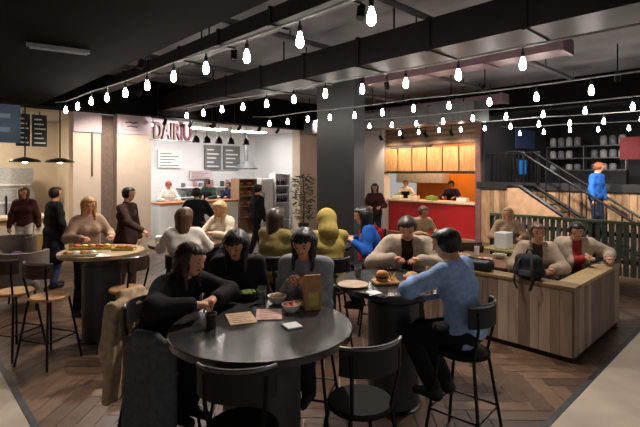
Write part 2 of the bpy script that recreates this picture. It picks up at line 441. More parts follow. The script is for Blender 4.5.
hb = MB(); Wd = .15; n_ = 5; q_ = math.sqrt(.5)
for i in range(-120, 220):
    for j in range(-34, 34):
        for kind in (0, 1):
            x0, y0 = (i+2*n_*j)*Wd, (i if kind == 0 else i+1)*Wd
            w_, h_ = (n_*Wd, Wd) if kind == 0 else (Wd, n_*Wd)
            g = .004; pts = [(x0+g, y0+g), (x0+w_-g, y0+g), (x0+w_-g, y0+h_-g), (x0+g, y0+h_-g)]
            r = [((x-y)*q_, (x+y)*q_) for x, y in pts]                     # 45 degrees to the walls
            r = clip(r, 0.0, 11.37, 0.0, 10.1)
            if len(r) > 2: hb.add([(p[0], p[1], 0.0) for p in r], [tuple(range(len(r)))])
o = hb.build('floor_boards', FLOORW, None, (KX, KY, 0), ROT, smooth=False); tag(o, kind='structure')
o = struct('trim_1', MB().box(-.05, 22, -.05, 0, -.05, .004).box(-.05, 0, 0, 10, -.05, .004), mat('dark floor strip', (52, 54, 58), .5))
# ------------------------------------------------------------------ ceiling and what hangs from it
CEIL = mat('charcoal ceiling', (122, 122, 127), .55, 0, .35, 1.3)
DARK = mat('black ceiling paint', (13, 13, 14), .9, 0, .2, 4, spec=.05)
DUCT = mat('black duct', (24, 24, 26), .45, .3, .2, 3)
GALV = mat('lilac lit galvanised duct', (150, 122, 130), .35, .4, .2, 3)  # lilac light falling on the bare metal is put into this base colour
struct('ceiling', bbox_(-9, 22, -6, 17, 4.3, 4.5), CEIL)
struct('trim_2', bbox_(-9, 1.42, -6, 9.8, 3.42, 4.3), DARK)            # lowered black soffit on the left
struct('trim_3', bbox_(-9, 11.5, 9.8, 10.3, 3.42, 4.3), DARK)          # fascia above the shops
struct('trim_4', bbox_(11.1, 11.6, -6, 9.8, 3.6, 4.3), DARK)
k = 0
for b0, b1, z0, z1, m in ((4.1, 4.75, 3.55, 3.95, DUCT), (6.45, 6.9, 3.85, 4.05, GALV), (2.5, 2.75, 3.8, 4.0, DUCT), (8.7, 9.4, 3.2, 3.62, mat('grey duct', (84, 84, 86), .5, .2)), (10.1, 10.5, 3.75, 3.95, GALV)):
    k += 1
    a0, a1 = (-3.0, 9.7) if m is DUCT else ((1.0, 4.9) if k == 2 else (3.6, 9.4))
    mb = MB().box(b0, b1, a0, a1, z0, z1)
    for i in range(int((a1-a0)/1.2)): mb.box(b0-.02, b1+.02, a0+i*1.2, a0+i*1.2+.05, z0-.02, z1+.02)
    hangs = []
    for i in range(int((a1-a0)/2.4)):
        for bb in (b0+.06, b1-.06): hangs.append(MB().box(bb-.008, bb+.008, a0+.6+i*2.4, a0+.62+i*2.4, z1, 4.3))
    d = mb.build('ceiling_duct', m, None, (KX, KY, 0), ROT, smooth=False)
    tag(d, ['wide black air duct just above the second string of bulbs', 'short duct tinted pinkish as if lilac lit, above the third string of bulbs', 'thin black duct beside the lowered black ceiling', 'wide black duct far off in front of the orange stall', 'duct tinted pinkish as if lilac lit, nearest the orange stall'][k-1], 'air duct', 'air ducts under the ceiling')
    for hg in hangs: hg.build('hanger', STEEL, d, smooth=False)
for i, a0 in enumerate((.1, 2.1, 4.1, 6.75, 7.9)):                          # cross pipes
    z = 4.12
    p = MB().tube([(1.5, a0, z), (10.3, a0, z)], .045, 10)
    for j in range(6): p.box(2+j*1.7, 2.02+j*1.7, a0-.01, a0+.01, z, 4.3)
    d = p.build('ceiling_pipe', mat('grey pipe', (92, 92, 94), .4, .4), None, (KX, KY, 0), ROT)
    tag(d, 'grey pipe running across under the ceiling, number %s from the front' % ['one', 'two', 'three', 'four', 'five'][i], 'pipe', 'pipes across the ceiling')
# a slim dead fluorescent batten on the black soffit
x0, y0 = T(26, 46, 3.38); x1, y1 = T(90, 54, 3.38)
t = empty('batten_light', ((x0+x1)/2, (y0+y1)/2, 3.36), math.atan2(y1-y0, x1-x0), 'unlit slim batten light on the black ceiling at upper left', 'light')
L_ = math.hypot(x1-x0, y1-y0)
MB().box(-L_/2, L_/2, -.03, .03, .02, .06).build('housing', mat('grey housing', (120, 120, 122), .4), t, bevel=.004)
MB().tube([(-L_/2+.03, 0, 0.01), (L_/2-.03, 0, 0.01)], .013, 8).build('tube', mat('dead tube', (170, 170, 172), .3), t)
# ------------------------------------------------------------------ strings of bulbs
BULB = mat('glowing bulb glass', (255, 244, 232), .2, 0, .0, emit=42.0)
CAP = mat('bulb socket', (30, 30, 30), .5)
CABLE = mat('grey light cable', (126, 126, 126), .6)
bulb_prof = [(.002, -.065), (.018, -.06), (.029, -.045), (.0325, -.025), (.030, 0.0), (.022, .03), (.0145, .055), (.013, .062)]
bulb_me = None; sock_me = None
names = ['nearest string of warm bulbs, rising at the edge of the black soffit', 'second string of warm bulbs from the front, under the wide black duct',
         'third string of warm bulbs from the front', 'fourth string of warm bulbs from the front', 'fifth string of warm bulbs, second from the orange stall', 'string of warm bulbs nearest the orange stall']
for s in range(6):
    bb = 1.52+2.1*s; n = 11 if s < 5 else 7; step = [.74, .69, .685, .69, .65, .65][s]; a0 = [.61, .45, .43, .41, .05, .05][s]; rise = [.012, .014, .012, .012, .01, .01][s]
    root = bthing('festoon_light', a0, bb, 3.05, names[s], 'string lights', 'strings of bulbs under the ceiling')
    pts = []; hang = []
    for i in range(-4 if s < 2 else -2, n):
        y = i*step; e = i % 4; sag = [0, -.015, -.02, -.015][e]*(1 if i >= 0 else 0)+rise*max(i, 0)
        pts.append((0, y, .17+sag)); 
        if i >= 0: hang.append((y, sag))
    pts.append((0, n*step, .2+rise*n))
    MB().tube(pts, .011, 6).build('cable', CABLE, root)
    for y, sag in hang:
        if bulb_me is None:
            so = MB().lathe([(.012, 0), (.018, .005), (.018, .05), (.010, .06), (.006, .1)], 10).build('socket', CAP, root, (0, y, .07+sag)); sock_me = so
            bu = MB().lathe(bulb_prof, 12).build('bulb', BULB, so, (0, 0, -.06)); bulb_me = bu
        else:
            so = sock_me.copy(); COL.objects.link(so); so.parent = root; so.location = (0, y, .07+sag)
            bu = bulb_me.copy(); COL.objects.link(bu); bu.parent = so
# ------------------------------------------------------------------ shops along the back
TAN = mat('tan plaster', (200, 180, 162), .7, 0, .05, 4); PINK = mat('pale pink band', (196, 176, 178), .7, 0, .04, 4)
CREAM = mat('cream plaster', (214, 202, 184), .7, 0, .05, 4)
TILE = mat('white shop tile', (216, 217, 218), .35, 0, .03)
GREYB = mat('grey metal', (110, 111, 113), .4, .3); BLUE = mat('deep blue panel', (52, 92, 128), .4)
PANEL = mat('lit ceiling panel', (255, 250, 244), .4, 0, 0, emit=17.0)
WARM2 = mat('soft warm panel', (255, 232, 204), .4, 0, 0, emit=24.0)
WARMP = mat('warm lit panel', (255, 214, 160), .4, 0, 0, emit=15.0)
bL, bR0, bR1, bD = b_at(75, 10.1), b_at(103, 10.1), b_at(117, 10.1), b_at(151, 10.1)
bE = b_at(300, 10.1); bE2 = b_at(318, 10.1)
struct('wall_back', MB().box(bL, bR0, 10.25, 10.6, 0, 2.95).box(bR1, bD, 10.1, 10.6, 0, 2.95).box(bE, bE2+1.2, 10.1, 10.5, 0, 3.42), TAN)
struct('wall_band', MB().box(bL, bR0, 10.2, 10.6, 2.95, 3.42).box(bR1, bD, 10.07, 10.6, 2.95, 3.42), PINK)
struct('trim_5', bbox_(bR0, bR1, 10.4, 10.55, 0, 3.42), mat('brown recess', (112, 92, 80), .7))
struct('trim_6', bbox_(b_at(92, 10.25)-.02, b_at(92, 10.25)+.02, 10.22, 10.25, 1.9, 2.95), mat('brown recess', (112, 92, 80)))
# the left shop
struct('wall_left_shop', MB().box(-7, bL+.6, 13.4, 13.6, 0, 3.6), CREAM)
struct('wall_left', bbox_(-7.2, -7, 0, 13.6, 0, 4.3), mat('grey wall', (120, 116, 112), .7))
struct('trim_7', bbox_(-7, bL+.6, 10.3, 13.6, 3.42, 3.6), mat('shop ceiling', (150, 150, 150), .7))
struct('trim_8', bbox_(bL+.4, bL+.6, 10.6, 13.4, 0, 3.42), CREAM)
# the white shop
struct('wall_white_shop', MB().box(bD-.2, bE2+1.2, 13.6, 13.8, 0, 3.6).box(bD-.2, bD, 10.6, 13.6, 0, 3.42).box(bE+.6, bE+.75, 10.5, 13.6, 0, 3.42), TILE)
struct('trim_9', bbox_(bD-.2, bE2+1.2, 10.3, 13.8, 3.42, 3.6), mat('white ceiling', (205, 205, 205), .7))
def added_panel_light(b, a, z, lb, la, label, m=PANEL, grp='added ceiling lights in the shops'):  # glowing panels added to light the shops, no such fixtures are visible
    t = bthing('added_ceiling_light', a, b, z, label, 'added ceiling light', grp)
    MB().box(-lb/2, lb/2, -la/2, la/2, .012, .04).build('frame', WHITE, t, smooth=False)
    MB().box(-lb/2+.02, lb/2-.02, -la/2+.02, la/2-.02, 0, .012).build('diffuser', m, t, smooth=False)
    return t
for i in range(3):
    added_panel_light(bD+.9+i*1.6, 11.6, 3.38, 1.2, .5, ['left', 'middle', 'right'][i]+' added lit panel in the ceiling of the white shop')
added_panel_light(.2, 11.9, 3.38, 1.4, .5, 'added lit panel in the ceiling of the left shop, over its counter', WARM2)
added_panel_light(-2.4, 11.9, 3.38, 1.4, .5, 'added lit panel in the ceiling far inside the left shop', WARM2)
# maroon letters of the white shop
t = bthing('shop_sign', 10.05, b_at(153, 10.05), 2.86, 'maroon capital letters standing over the white shop front', 'sign')
x0 = b_at(153, 10.05); x1 = b_at(190, 10.05)
fc = bpy.data.curves.new('lettering', 'FONT'); fc.body = 'DAIRIU'; fc.size = .62; fc.extrude = .03; fc.offset = .012; fc.space_character = 1.0
fo = bpy.data.objects.new('lettering', fc); COL.objects.link(fo); fo.parent = t; fo.rotation_euler = (PI/2, 0, 0); fo.location = (0, 0, .01)
fc.materials.append(mat('maroon letters', (84, 26, 38), .4, 0, .05))
bpy.context.view_layer.update()
me = bpy.data.meshes.new_from_object(fo.evaluated_get(bpy.context.evaluated_depsgraph_get()))
bpy.data.objects.remove(fo); fo = bpy.data.objects.new('lettering', me); COL.objects.link(fo); fo.parent = t; fo.rotation_euler = (PI/2, 0, 0); fo.location = (0, 0, .01)
wd = max(v.co.x for v in me.vertices)-min(v.co.x for v in me.vertices); fo.scale = ((x1-x0)/wd, 1, 1)
MB().box(-.03, x1-x0+.03, -.02, .02, -.04, 0).build('rail', GREYB, t, smooth=False)
MB().box(.02, x1-x0+.05, .03, .06, -.04, .5).build('backing', PINK, t, smooth=False)
# small plaque on the tan wall
t = bthing('wall_plaque', 10.058, b_at(131, 10.06), 3.05, 'small plaque with grey marks high on the tan wall', 'sign')
MB().box(-.22, .22, -.01, .01, 0, .26).build('plate', PINK, t, smooth=False)
m_ = MB().tube([(-.14, -.014, .17), (-.05, -.014, .2), (.05, -.014, .17), (.15, -.014, .2)], .02, 6).tube([(-.1, -.014, .08), (.0, -.014, .1), (.15, -.014, .08)], .016, 6)
m_.build('mark', mat('grey mark', (110, 96, 102), .6), t)
# --- left shop goods
t = bthing('serving_counter', 10.75, -.3, 0, 'cream and gold counter of the left shop', 'counter')
MB().box(-2.2, 2.2, 0, .7, 0, .92).build('body', mat('gold counter front', (158, 124, 66), .5), t, smooth=False)
MB().box(-2.25, 2.25, -.06, .74, .92, .98).build('worktop', mat('cream stone', (220, 206, 176), .35), t, bevel=.006)
MB().box(-2.2, 2.2, -.02, 0, .55, .8).build('front_band', CREAM, t, smooth=False)
for i, (px, lb) in enumerate(((25, 'black disc pendant lamp nearest the left end of the shops'), (60, 'black disc pendant lamp above the woman in the long black coat'))):
    t = bthing('pendant_lamp', 9.3, b_at(px, 9.3), 2.2, lb, 'lamp', 'disc pendants of the left shop')
    MB().lathe([(.27, 0), (.28, .015), (.24, .05), (.1, .085), (.03, .1)], 24).build('shade', mat('dark bronze shade', (70, 58, 50), .4, .4), t)
    MB().tube([(0, 0, .1), (0, 0, 1.21)], .014, 8).build('stem', STEEL, t)
    MB().lathe([(.02, -.02), (.05, -.015), (.05, 0), (.02, .005)], 16).build('lamp_disc', mat('warm lamp disc', (255, 220, 170), .4, 0, 0, emit=10), t)
t = bthing('hanging_sign', 9.7, b_at(4, 9.7), 2.6, 'blue square sign hanging at far left', 'sign')
MB().box(-.35, .28, -.03, .03, 0, .78).build('panel', BLUE, t, smooth=False)
[MB().tube([(x_, 0, .78), (x_, 0, .815)], .01, 6).build('bracket', STEEL, t) for x_ in (-.2, .2)]
for z_ in (.22, .5): MB().box(-.2, .1, -.035, -.03, z_, z_+.09).build('marking', mat('pale blue mark', (150, 180, 200), .5), t, smooth=False)
for i, (p0, p1) in enumerate(((16, 30), (32, 47))):
    b0, b1 = b_at(p0, 10.9), b_at(p1, 10.9)
    t = bthing('menu_board', 10.9, b0, 2.6, 'dark menu board with pale lines, %s one over the left shop counter' % ['first', 'second'][i], 'menu board', 'menu boards of the left shop')
    MB().box(0, b1-b0, 0, .04, 0, .75).build('board', BLACK, t, smooth=False); MB().box((b1-b0)/2-.01, (b1-b0)/2+.01, .01, .03, .75, .82).build('hanger', STEEL, t, smooth=False)
    for j in range(6): MB().box(.05, (b1-b0)*(.9-.25*((j*7) % 3)/2), -.006, 0, .07+j*.11, .1+j*.11).build('menu_line', WHITE, t, smooth=False)
t = bthing('display_fridge', 12.4, b_at(6, 12.4), 0, 'grey glass-front fridge behind the left shop counter', 'fridge')
MB().box(-.6, .6, 0, .7, 0, 2.1).build('cabinet', mat('grey fridge', (170, 174, 178), .4), t, smooth=False)
for j in range(4): MB().box(-.55, .55, -.02, 0, .3+j*.45, .34+j*.45).build('shelf', WHITE, t, smooth=False)
MB().box(-.02, .02, -.06, -.02, .8, 1.4).build('handle', STEEL, t, smooth=False)
# --- white shop goods
def counter(a, b0, b1, label, body, top, h=1.1, d=.6):
    t = bthing('shop_counter', a, (b0+b1)/2, 0, label, 'counter'); L = (b1-b0)/2
    MB().box(-L, L, 0, d, 0, h-.05).build('body', body, t, smooth=False)
    MB().box(-L-.03, L+.03, -.05, d+.03, h-.05, h).build('worktop', top, t, bevel=.005)
    MB().box(-L, L, .03, .05, 0, .1).build('kickboard', BLACK, t, smooth=False)
    return t
WOODT = mat('orange wood top', (176, 112, 66), .45, 0, .2, 10)
counter(10.9, b_at(160, 10.9), b_at(238, 10.9), 'white counter with orange wood top in the white shop', TILE, WOODT, 1.12)
b0, b1 = b_at(239, 11.1), b_at(257, 11.1)
t = bthing('bread_rack', 11.1, (b0+b1)/2, 0, 'wooden rack of bread shelves beside the white fridge', 'rack'); L = (b1-b0)/2
mm = MB().box(-L, -L+.04, 0, .5, 0, 1.78).box(L-.04, L, 0, .5, 0, 1.78).box(-L, L, .47, .5, 0, 1.78)
mm.build('frame', mat('rack wood', (150, 118, 90), .5, 0, .2), t, smooth=False)
for z in (.5, .85, 1.2, 1.5, 1.74): MB().box(-L+.04, L-.04, 0, .47, z, z+.035).build('shelf', mat('rack wood', (150, 118, 90)), t, smooth=False)
kk = 0
for z in (.885, 1.235, 1.535):
    for i in range(2):
        x = -L/2+.01+i*(L-.02)
        lo = bthing('bread_loaf', 11.1, 0, 0); bx, by = W(11.1+.22, (b0+b1)/2+x); lo.location = (bx, by, z+.002)
        tag(lo, 'round bread loaf on the %s shelf of the wooden rack' % ['lowest', 'middle', 'top'][int(round((z-.885)/.32))], 'bread', 'loaves on the bread rack')
        MB().lathe([(.06, 0), (.1, .02), (.11, .06), (.08, .11), (.03, .13)], 14).build('crust', mat('bread crust', (170, 112, 62), .8, 0, .25), lo)
b0, b1 = b_at(261, 11.1), b_at(273, 11.1)
t = bthing('tall_fridge', 11.1, (b0+b1)/2, 0, 'tall white fridge in the white shop', 'fridge'); L = (b1-b0)/2
MB().box(-L, L, 0, .7, .06, 1.78).build('cabinet', WHITE, t, bevel=.01)
MB().box(-L+.02, L-.02, -.03, 0, .1, 1.75).build('door', mat('white door', (214, 214, 216), .4), t, bevel=.008)
MB().tube([(-L+.08, -.07, .7), (-L+.08, -.07, 1.3)], .012, 8).build('handle', STEEL, t)
b0, b1 = b_at(275.5, 11.0), b_at(290, 11.0)
t = bthing('bottle_shelf', 11.0, (b0+b1)/2, 0, 'white shelf unit of bottles beside the green plant', 'shelf'); L = (b1-b0)/2
MB().box(-L, -L+.03, 0, .35, 0, 1.95).box(L-.03, L, 0, .35, 0, 1.95).box(-L, L, .33, .35, 0, 1.95).build('frame', WHITE, t, smooth=False)
for z in (.3, .6, .9, 1.2, 1.5, 1.9): MB().box(-L+.03, L-.03, 0, .33, z, z+.03).build('shelf', WHITE, t, smooth=False)
for r_, z in enumerate((.93, 1.23, 1.53)):
    for i in range(6):
        x = -L+.1+i*(2*L-.2)/5; bx, by = W(11.12, (b0+b1)/2+x)
        o = MB().lathe([(.035, 0), (.037, .01), (.037, .13), (.014, .17), (.014, .21)], 10).build('bottle', mat('blue black bottle %d' % (i % 3), [(30, 34, 60), (24, 24, 26), (60, 80, 140)][i % 3], .25), None, (bx, by, z+.002))
        tag(o, 'small dark bottle on the %s filled shelf of the white unit' % ['lowest', 'middle', 'top'][r_], 'bottle', 'bottles on the white shelf unit')
# boards on the shop wall
for i, (p0, p1, z0, z1, m, lab) in enumerate(((158, 182, 2.15, 2.75, WHITE, 'white menu panel at the left of the white shop wall'), (205, 221, 2.1, 3.0, GREYB, 'grey menu panel at the middle of the white shop wall'),
        (224, 240, 2.1, 3.0, GREYB, 'grey menu panel beside the white pillar panel of the shop'), (262, 292, 2.2, 2.9, WHITE, 'wide white menu panel at the right of the white shop wall'), (190, 212, 1.75, 2.05, PINK, 'pink notice panel low on the white shop wall'))):
    b0, b1 = b_at(p0, 13.5), b_at(p1, 13.5)
    t = bthing('menu_board', 13.5, b0, z0, lab, 'menu panel', 'menu panels in the white shop')
    MB().box(0, b1-b0, 0, .05, 0, z1-z0).build('board', m, t, smooth=False)
    hh = z1-z0
    for j in range(5): MB().box(.08, (b1-b0)*(.85-.3*((j*5) % 3)/2), -.008, 0, .1*hh+j*hh*.17, .15*hh+j*hh*.17).build('menu_line', GREYB if m is not GREYB else WHITE, t, smooth=False)
t = bthing('extractor_hood', 12.3, b_at(246, 12.3), 2.1, 'dark extractor hood over the white fridge end of the shop', 'hood')
MB().lathe([(.42, 0), (.43, .04), (.15, .25), (.09, .3)], 20).build('hood', GREYB, t); MB().tube([(0, 0, .3), (0, 0, 1.3)], .08, 12).build('flue', GREYB, t)
# track with spot heads over the shop front
for i, (p0, p1) in enumerate(((150, 225), (228, 300))):
    b0, b1 = b_at(p0, 9.6), b_at(p1, 9.6)
    t = bthing('track_light', 9.6, b0, 3.25, '%s black lighting track in front of the white shop' % ['left', 'right'][i], 'track light', 'lighting tracks before the white shop')
    MB().box(0, b1-b0, -.02, .02, .1, .14).build('track', STEEL, t, smooth=False)
    [MB().box(x_, x_+.02, -.01, .01, .14, 1.0).build('hanger', STEEL, t, smooth=False) for x_ in (.2, b1-b0-.2)]
    for j in range(int((b1-b0-.6)/.7)+1):
        hd = MB().tube([(.4+j*.7, 0, .1), (.4+j*.7, .0, .05), (.4+j*.7, .1, -.03)], .045, 10).build('spot_head', STEEL, t)
# plant beside the shelf
def leafy(name, x, y, z, hgt, rad, n, label, potc=(60, 60, 62), m=None):
    t = empty(name, (x, y, z), 0, label, 'plant')
    MB().lathe([(.14, 0), (.18, .3), (.19, .34), (.16, .34), (.15, .3)], 18).build('pot', mat('dark pot', potc, .5), t)
    MB().tube([(0, 0, .3), (.02, 0, .3+hgt*.5), (-.02, .02, hgt)], .02, 6).build('stem', WALNUT, t)
    mb = MB(); rr = random.Random(3)
    for i in range(n):
        zz = .45+rr.random()*(hgt-.45); th = rr.random()*6.28; r0 = rad*(.2+.8*rr.random())*(1-.3*abs(zz/hgt-.6)); cx, cy = r0*math.cos(th), r0*math.sin(th)
        L = .12+.1*rr.random(); dx, dy = math.cos(th+rr.uniform(-.6, .6)), math.sin(th+rr.uniform(-.6, .6)); dz = rr.uniform(-.5, .6); w = .03
        mb.add([(cx, cy, zz), (cx+dx*L*.5-dy*w, cy+dy*L*.5+dx*w, zz+dz*L*.5+.02), (cx+dx*L, cy+dy*L, zz+dz*L), (cx+dx*L*.5+dy*w, cy+dy*L*.5-dx*w, zz+dz*L*.5+.02), (cx+dx*L*.5, cy+dy*L*.5, zz+dz*L*.5-.01)], [(0, 4, 1), (1, 4, 2), (2, 4, 3), (3, 4, 0)])
    mb.build('foliage', mat('dark green leaves', (58, 84, 44), .5, 0, .35, 6), t, smooth=False)
    return t
x, y = W(9.55, b_at(303.5, 9.55)); leafy('potted_plant', x, y, 0, 1.9, .3, 260, 'tall leafy green plant in a dark pot beside the grey pillar')
# ------------------------------------------------------------------ dark pillar, white wall, orange stall
PILL = mat('dark grey pillar paint', (66, 67, 69), .6, 0, .06, 2)
Yp = 9.6; cxp = (354-CX)*Yp/F
ra, rb = (cxp-KX)*AX+(Yp-KY)*AY, (cxp-KX)*BX+(Yp-KY)*BY
struct('column_dark', bbox_(rb, rb+.35, ra, ra+1.15, 0, 4.3), PILL)
aO0, aO1 = a_at(476, 11.37), a_at(384, 11.37); aW = a_at(360, 11.37)
struct('wall_right_white', bbox_(11.37, 11.7, aO1, 9.9, 0, 3.6), mat('white column', (214, 206, 200), .7, 0, .04))
ORW = boards_mat('orange wood panels', (222, 150, 84), (238, 186, 128), .5, (20, 20, 4))
struct('wall_stall', MB().box(13.6, 13.8, aO0-.08, aO1+.2, 0, 3.6), mat('orange stall wall', (226, 130, 34), .6, 0, .08, 3))
struct('trim_10', bbox_(11.37, 13.8, aO0-.1, aO1+.2, 3.45, 3.6), mat('white ceiling', (205, 205, 205)))
mm = MB(); np_ = 6; gap = .03
for i in range(np_):
    w_ = (aO1-aO0)/np_; mm.box(11.40, 11.45, aO0+i*w_+gap, aO0+(i+1)*w_-gap, 2.02, 2.72)
t = bthing('stall_fascia', aO0, 11.37, 2.0, 'row of pale orange wood panels hung over the red counter', 'fascia')
mm2 = MB()
for i in range(np_):
    w_ = (aO1-aO0)/np_
    MB().box(.03, .08, i*w_+.025, (i+1)*w_-.025, .03, .78).build('panel', ORW, t, smooth=False)
MB().box(.08, .12, 0.01, aO1-aO0-.01, 0, .8).box(.0, .12, 0.01, aO1-aO0-.01, -.05, .0).build('frame', WALNUT, t, smooth=False)
t = bthing('stall_header', aO0, 11.37, 2.85, 'brown slatted timber header above the orange panels', 'header')
MB().box(.1, .2, 0, aO1-aO0, 0, .6).build('board', mat('header brown', (104, 82, 66), .6, 0, .2), t, smooth=False)
mm = MB()
for j in range(4): mm.box(.05, .1, 0, aO1-aO0, .03+j*.15, .1+j*.15)
mm.build('slats', boards_mat('header slats', (120, 96, 76), (150, 118, 92)), t, smooth=False)
t = bthing('stall_counter', aO0, 11.6, 0, 'bright red counter of the orange stall', 'counter')
MB().box(0, .6, 0.01, aO1-aO0-.02, 0, 1.02).build('body', mat('red counter', (172, 34, 34), .4, 0, .06), t, smooth=False)
MB().box(-.08, .66, 0.01, aO1-aO0-.02, 1.02, 1.08).build('worktop', mat('pale counter top', (214, 186, 160), .35), t, bevel=.006)
t = bthing('stall_hood', a_at(420, 13.2), 13.1, 1.6, 'white range hood at the back of the orange stall', 'hood')
MB().box(0, .45, -1.0, 1.0, 0, .35).build('canopy', mat('hood white', (206, 200, 196), .35, .2), t, bevel=.02)
MB().box(.1, .45, -.3, .3, .35, 1.8).build('flue', GREYB, t, smooth=False)
for i in range(3):
    added_panel_light(12.5, aO0+.6+i*1.1, 3.4, .5, .8, ['right', 'middle', 'left'][i]+' added warm lit panel in the ceiling of the orange stall', WARMP)
for i, px in enumerate((397, 413, 431, 462)):
    a_ = a_at(px, 11.8); x, y = W(a_, 11.85)
    t = empty('food_tub', (x, y, 1.082), ROT, ['white food tub at the left end of the red counter', 'second white food tub along the red counter', 'green salad tub on the red counter', 'white food tub at the right end of the red counter'][i], 'tub', 'tubs on the red counter')
    MB().box(-.12, .12, -.16, .16, 0, .13).build('tub', CERAM if i != 2 else mat('green tub', (120, 150, 70), .5), t, bevel=.02)
    MB().ball((0, 0, .12), .11, 8, .5).build('filling', mat('green salad', (110, 130, 60), .7, 0, .3, 40) if i % 2 == 0 else mat('red sauce food', (190, 90, 50), .6, 0, .3, 30), t)
# ------------------------------------------------------------------ raised platform, stair and fence
PB = boards_mat('pale timber cladding', (150, 116, 86), (196, 160, 122), .6, (14, 14, 3), (176, 138, 104))
ZP = 1.55
struct('wall_platform', MB().add([], []) if False else (lambda m: [m.box(11.37, 11.42, -3+i*.145, -3+i*.145+.137, 0, ZP) for i in range(int((aO0-.05+3)/.145))] and m)(MB()), PB)
struct('floor_platform', bbox_(11.42, 18, -6, aO0-.12, ZP-.2, ZP), mat('platform floor', (60, 50, 44), .6))
struct('trim_11', bbox_(11.3, 11.42, -3, aO0-.05, ZP-.02, ZP+.17), mat('dark platform edge', (36, 34, 35), .5))
struct('trim_12', bbox_(11.32, 11.5, aO0-.16, aO0, 0, 3.6), mat('pinkish post', (122, 84, 80), .6))
struct('wall_right', bbox_(17.5, 17.7, -6, 9.9, 0, 4.3), mat('dark back wall', (44, 45, 49), .7))
struct('wall_far', bbox_(11.4, 17.7, aO0-.25, aO0-.1, ZP, 4.3), mat('dark back wall', (44, 45, 49)))
t = bthing('platform_railing', -3.0, 11.5, ZP, 'black railing along the edge of the raised floor', 'railing')
MB().box(-.025, .025, 4.2+3.0-1.0, aO0+3-.3, .95, 1.0).build('top_rail', STEEL, t, smooth=False)
mm = MB()
for i in range(12): mm.box(-.008, .008, 6.2+i*(aO0+3-.4-6.2)/12, 6.2+i*(aO0+3-.4-6.2)/12+.016, 0, .95)
mm.build('balusters', STEEL, t, smooth=False)
for i in range(3):
    y_ = 6.22+i*(aO0+3-.42-6.2)/2.02; MB().box(-.03, .03, y_, y_+.05, 0, .98).build('post', STEEL, t, smooth=False)
t = bthing('blue_banner', aO0-.31, b_at(525, aO0-.3), 2.75, 'dark blue banner hanging over the raised floor', 'banner')
MB().box(-.75, .75, -.02, .02, 0, .62).build('cloth', mat('navy banner', (62, 80, 124), .7), t, smooth=False)
MB().tube([(-.8, 0, .64), (.8, 0, .64)], .025, 8).build('pole', STEEL, t)
t = bthing('wall_screen', aO0-.5, b_at(521, aO0-.5), ZP+.35, 'bright blue screen standing on the raised floor', 'screen')
MB().box(-.3, .3, -.04, .04, 0, .5).build('case', BLACK, t, smooth=False); MB().box(-.27, .27, -.05, -.04, .03, .47).build('display', mat('blue display', (24, 92, 160), .3, 0, .3, 2, emit=.5), t, smooth=False)
MB().box(-.2, .2, -.1, .1, -.35, 0).build('stand', BLACK, t, smooth=False)
t = bthing('bar_shelf', a_at(584, 16), 16, ZP, 'dark bar shelf of glasses and jars on the raised floor', 'shelf')
MB().box(0, .4, -1.2, 1.2, 0, .5).build('base_cabinet', BLACK, t, smooth=False)
for z in (.5, .9, 1.3): MB().box(0, .35, -1.2, 1.2, z, z+.03).build('shelf', GREYB, t, smooth=False)
for y_ in (-1.2, 0, 1.17): MB().box(0, .35, y_, y_+.03, .5, 1.36).build('upright', GREYB, t, smooth=False)
for r_, z in enumerate((ZP+.532, ZP+.932, ZP+1.332)):
    for i in range(9):
        if (i*5+r_*3) % 7 == 0 or i == 4: continue
        x, y = W(a_at(584, 16)-1.05+i*.26, 16.17)
        hh = .2+.12*((i*3+r_) % 3)/2
        o = MB().lathe([(.09, 0), (.105, .02), (.105, hh*.8), (.06, hh)], 10).build('jar', mat('grey white jar %d' % (i % 2), [(206, 208, 212), (150, 154, 160)][i % 2], .3), None, (x, y, z))
        tag(o, 'pale jar on the %s shelf of the dark bar' % ['bottom', 'middle', 'top'][r_], 'jar', 'jars on the bar shelf')
t = bthing('red_sign', a_at(635, 14), 14, 2.35, 'red sign panel at the right edge over the raised floor', 'sign')
MB().box(-.03, .03, -.75, .35, 0, .62).build('panel', mat('red sign', (160, 34, 44), .5), t, smooth=False); MB().tube([(0, -.3, .62), (0, -.3, 1.9)], .015, 6).build('rod', STEEL, t)
# stair down in front of the platform wall
STA = mat('dark green stair', (52, 58, 44), .55, 0, .15); n_s = 9; top_a = 3.25; run = .26; rise = ZP/9
t = bthing('staircase', top_a, 10.33, 0, 'dark stair with timber side leading to the raised floor', 'stairs')
for i in range(n_s-1):
    z = ZP-(i+1)*rise; MB().box(.04, .86, -(i+1)*run, -i*run+.02, z-.04, z).build('tread', STA, t, smooth=False)
poly = [(.3, ZP-.02), (.55, ZP-.02)]
prof = [(0.25, 0.0), (0.25, ZP-.0), (0, ZP)]
def side(x0, x1, mtl, nm, extra=0.0):
    pts = [(0.3, 0), (0.3, ZP+.1), (0.0, ZP+.1), (-(n_s)*run, .1), (-(n_s)*run, 0)]
    n = len(pts); vs = [(x0, p[0], p[1]) for p in pts]+[(x1, p[0], p[1]) for p in pts]
    return MB().add(vs, [tuple(range(n)), tuple(range(2*n-1, n-1, -1))]+[(i, i+n, (i+1) % n+n, (i+1) % n) for i in range(n)]).build(nm, mtl, t, smooth=False)
side(-.02, .02, PB if False else mat('timber stair side', (170, 134, 104), .6, 0, .2, 5), 'side_panel')
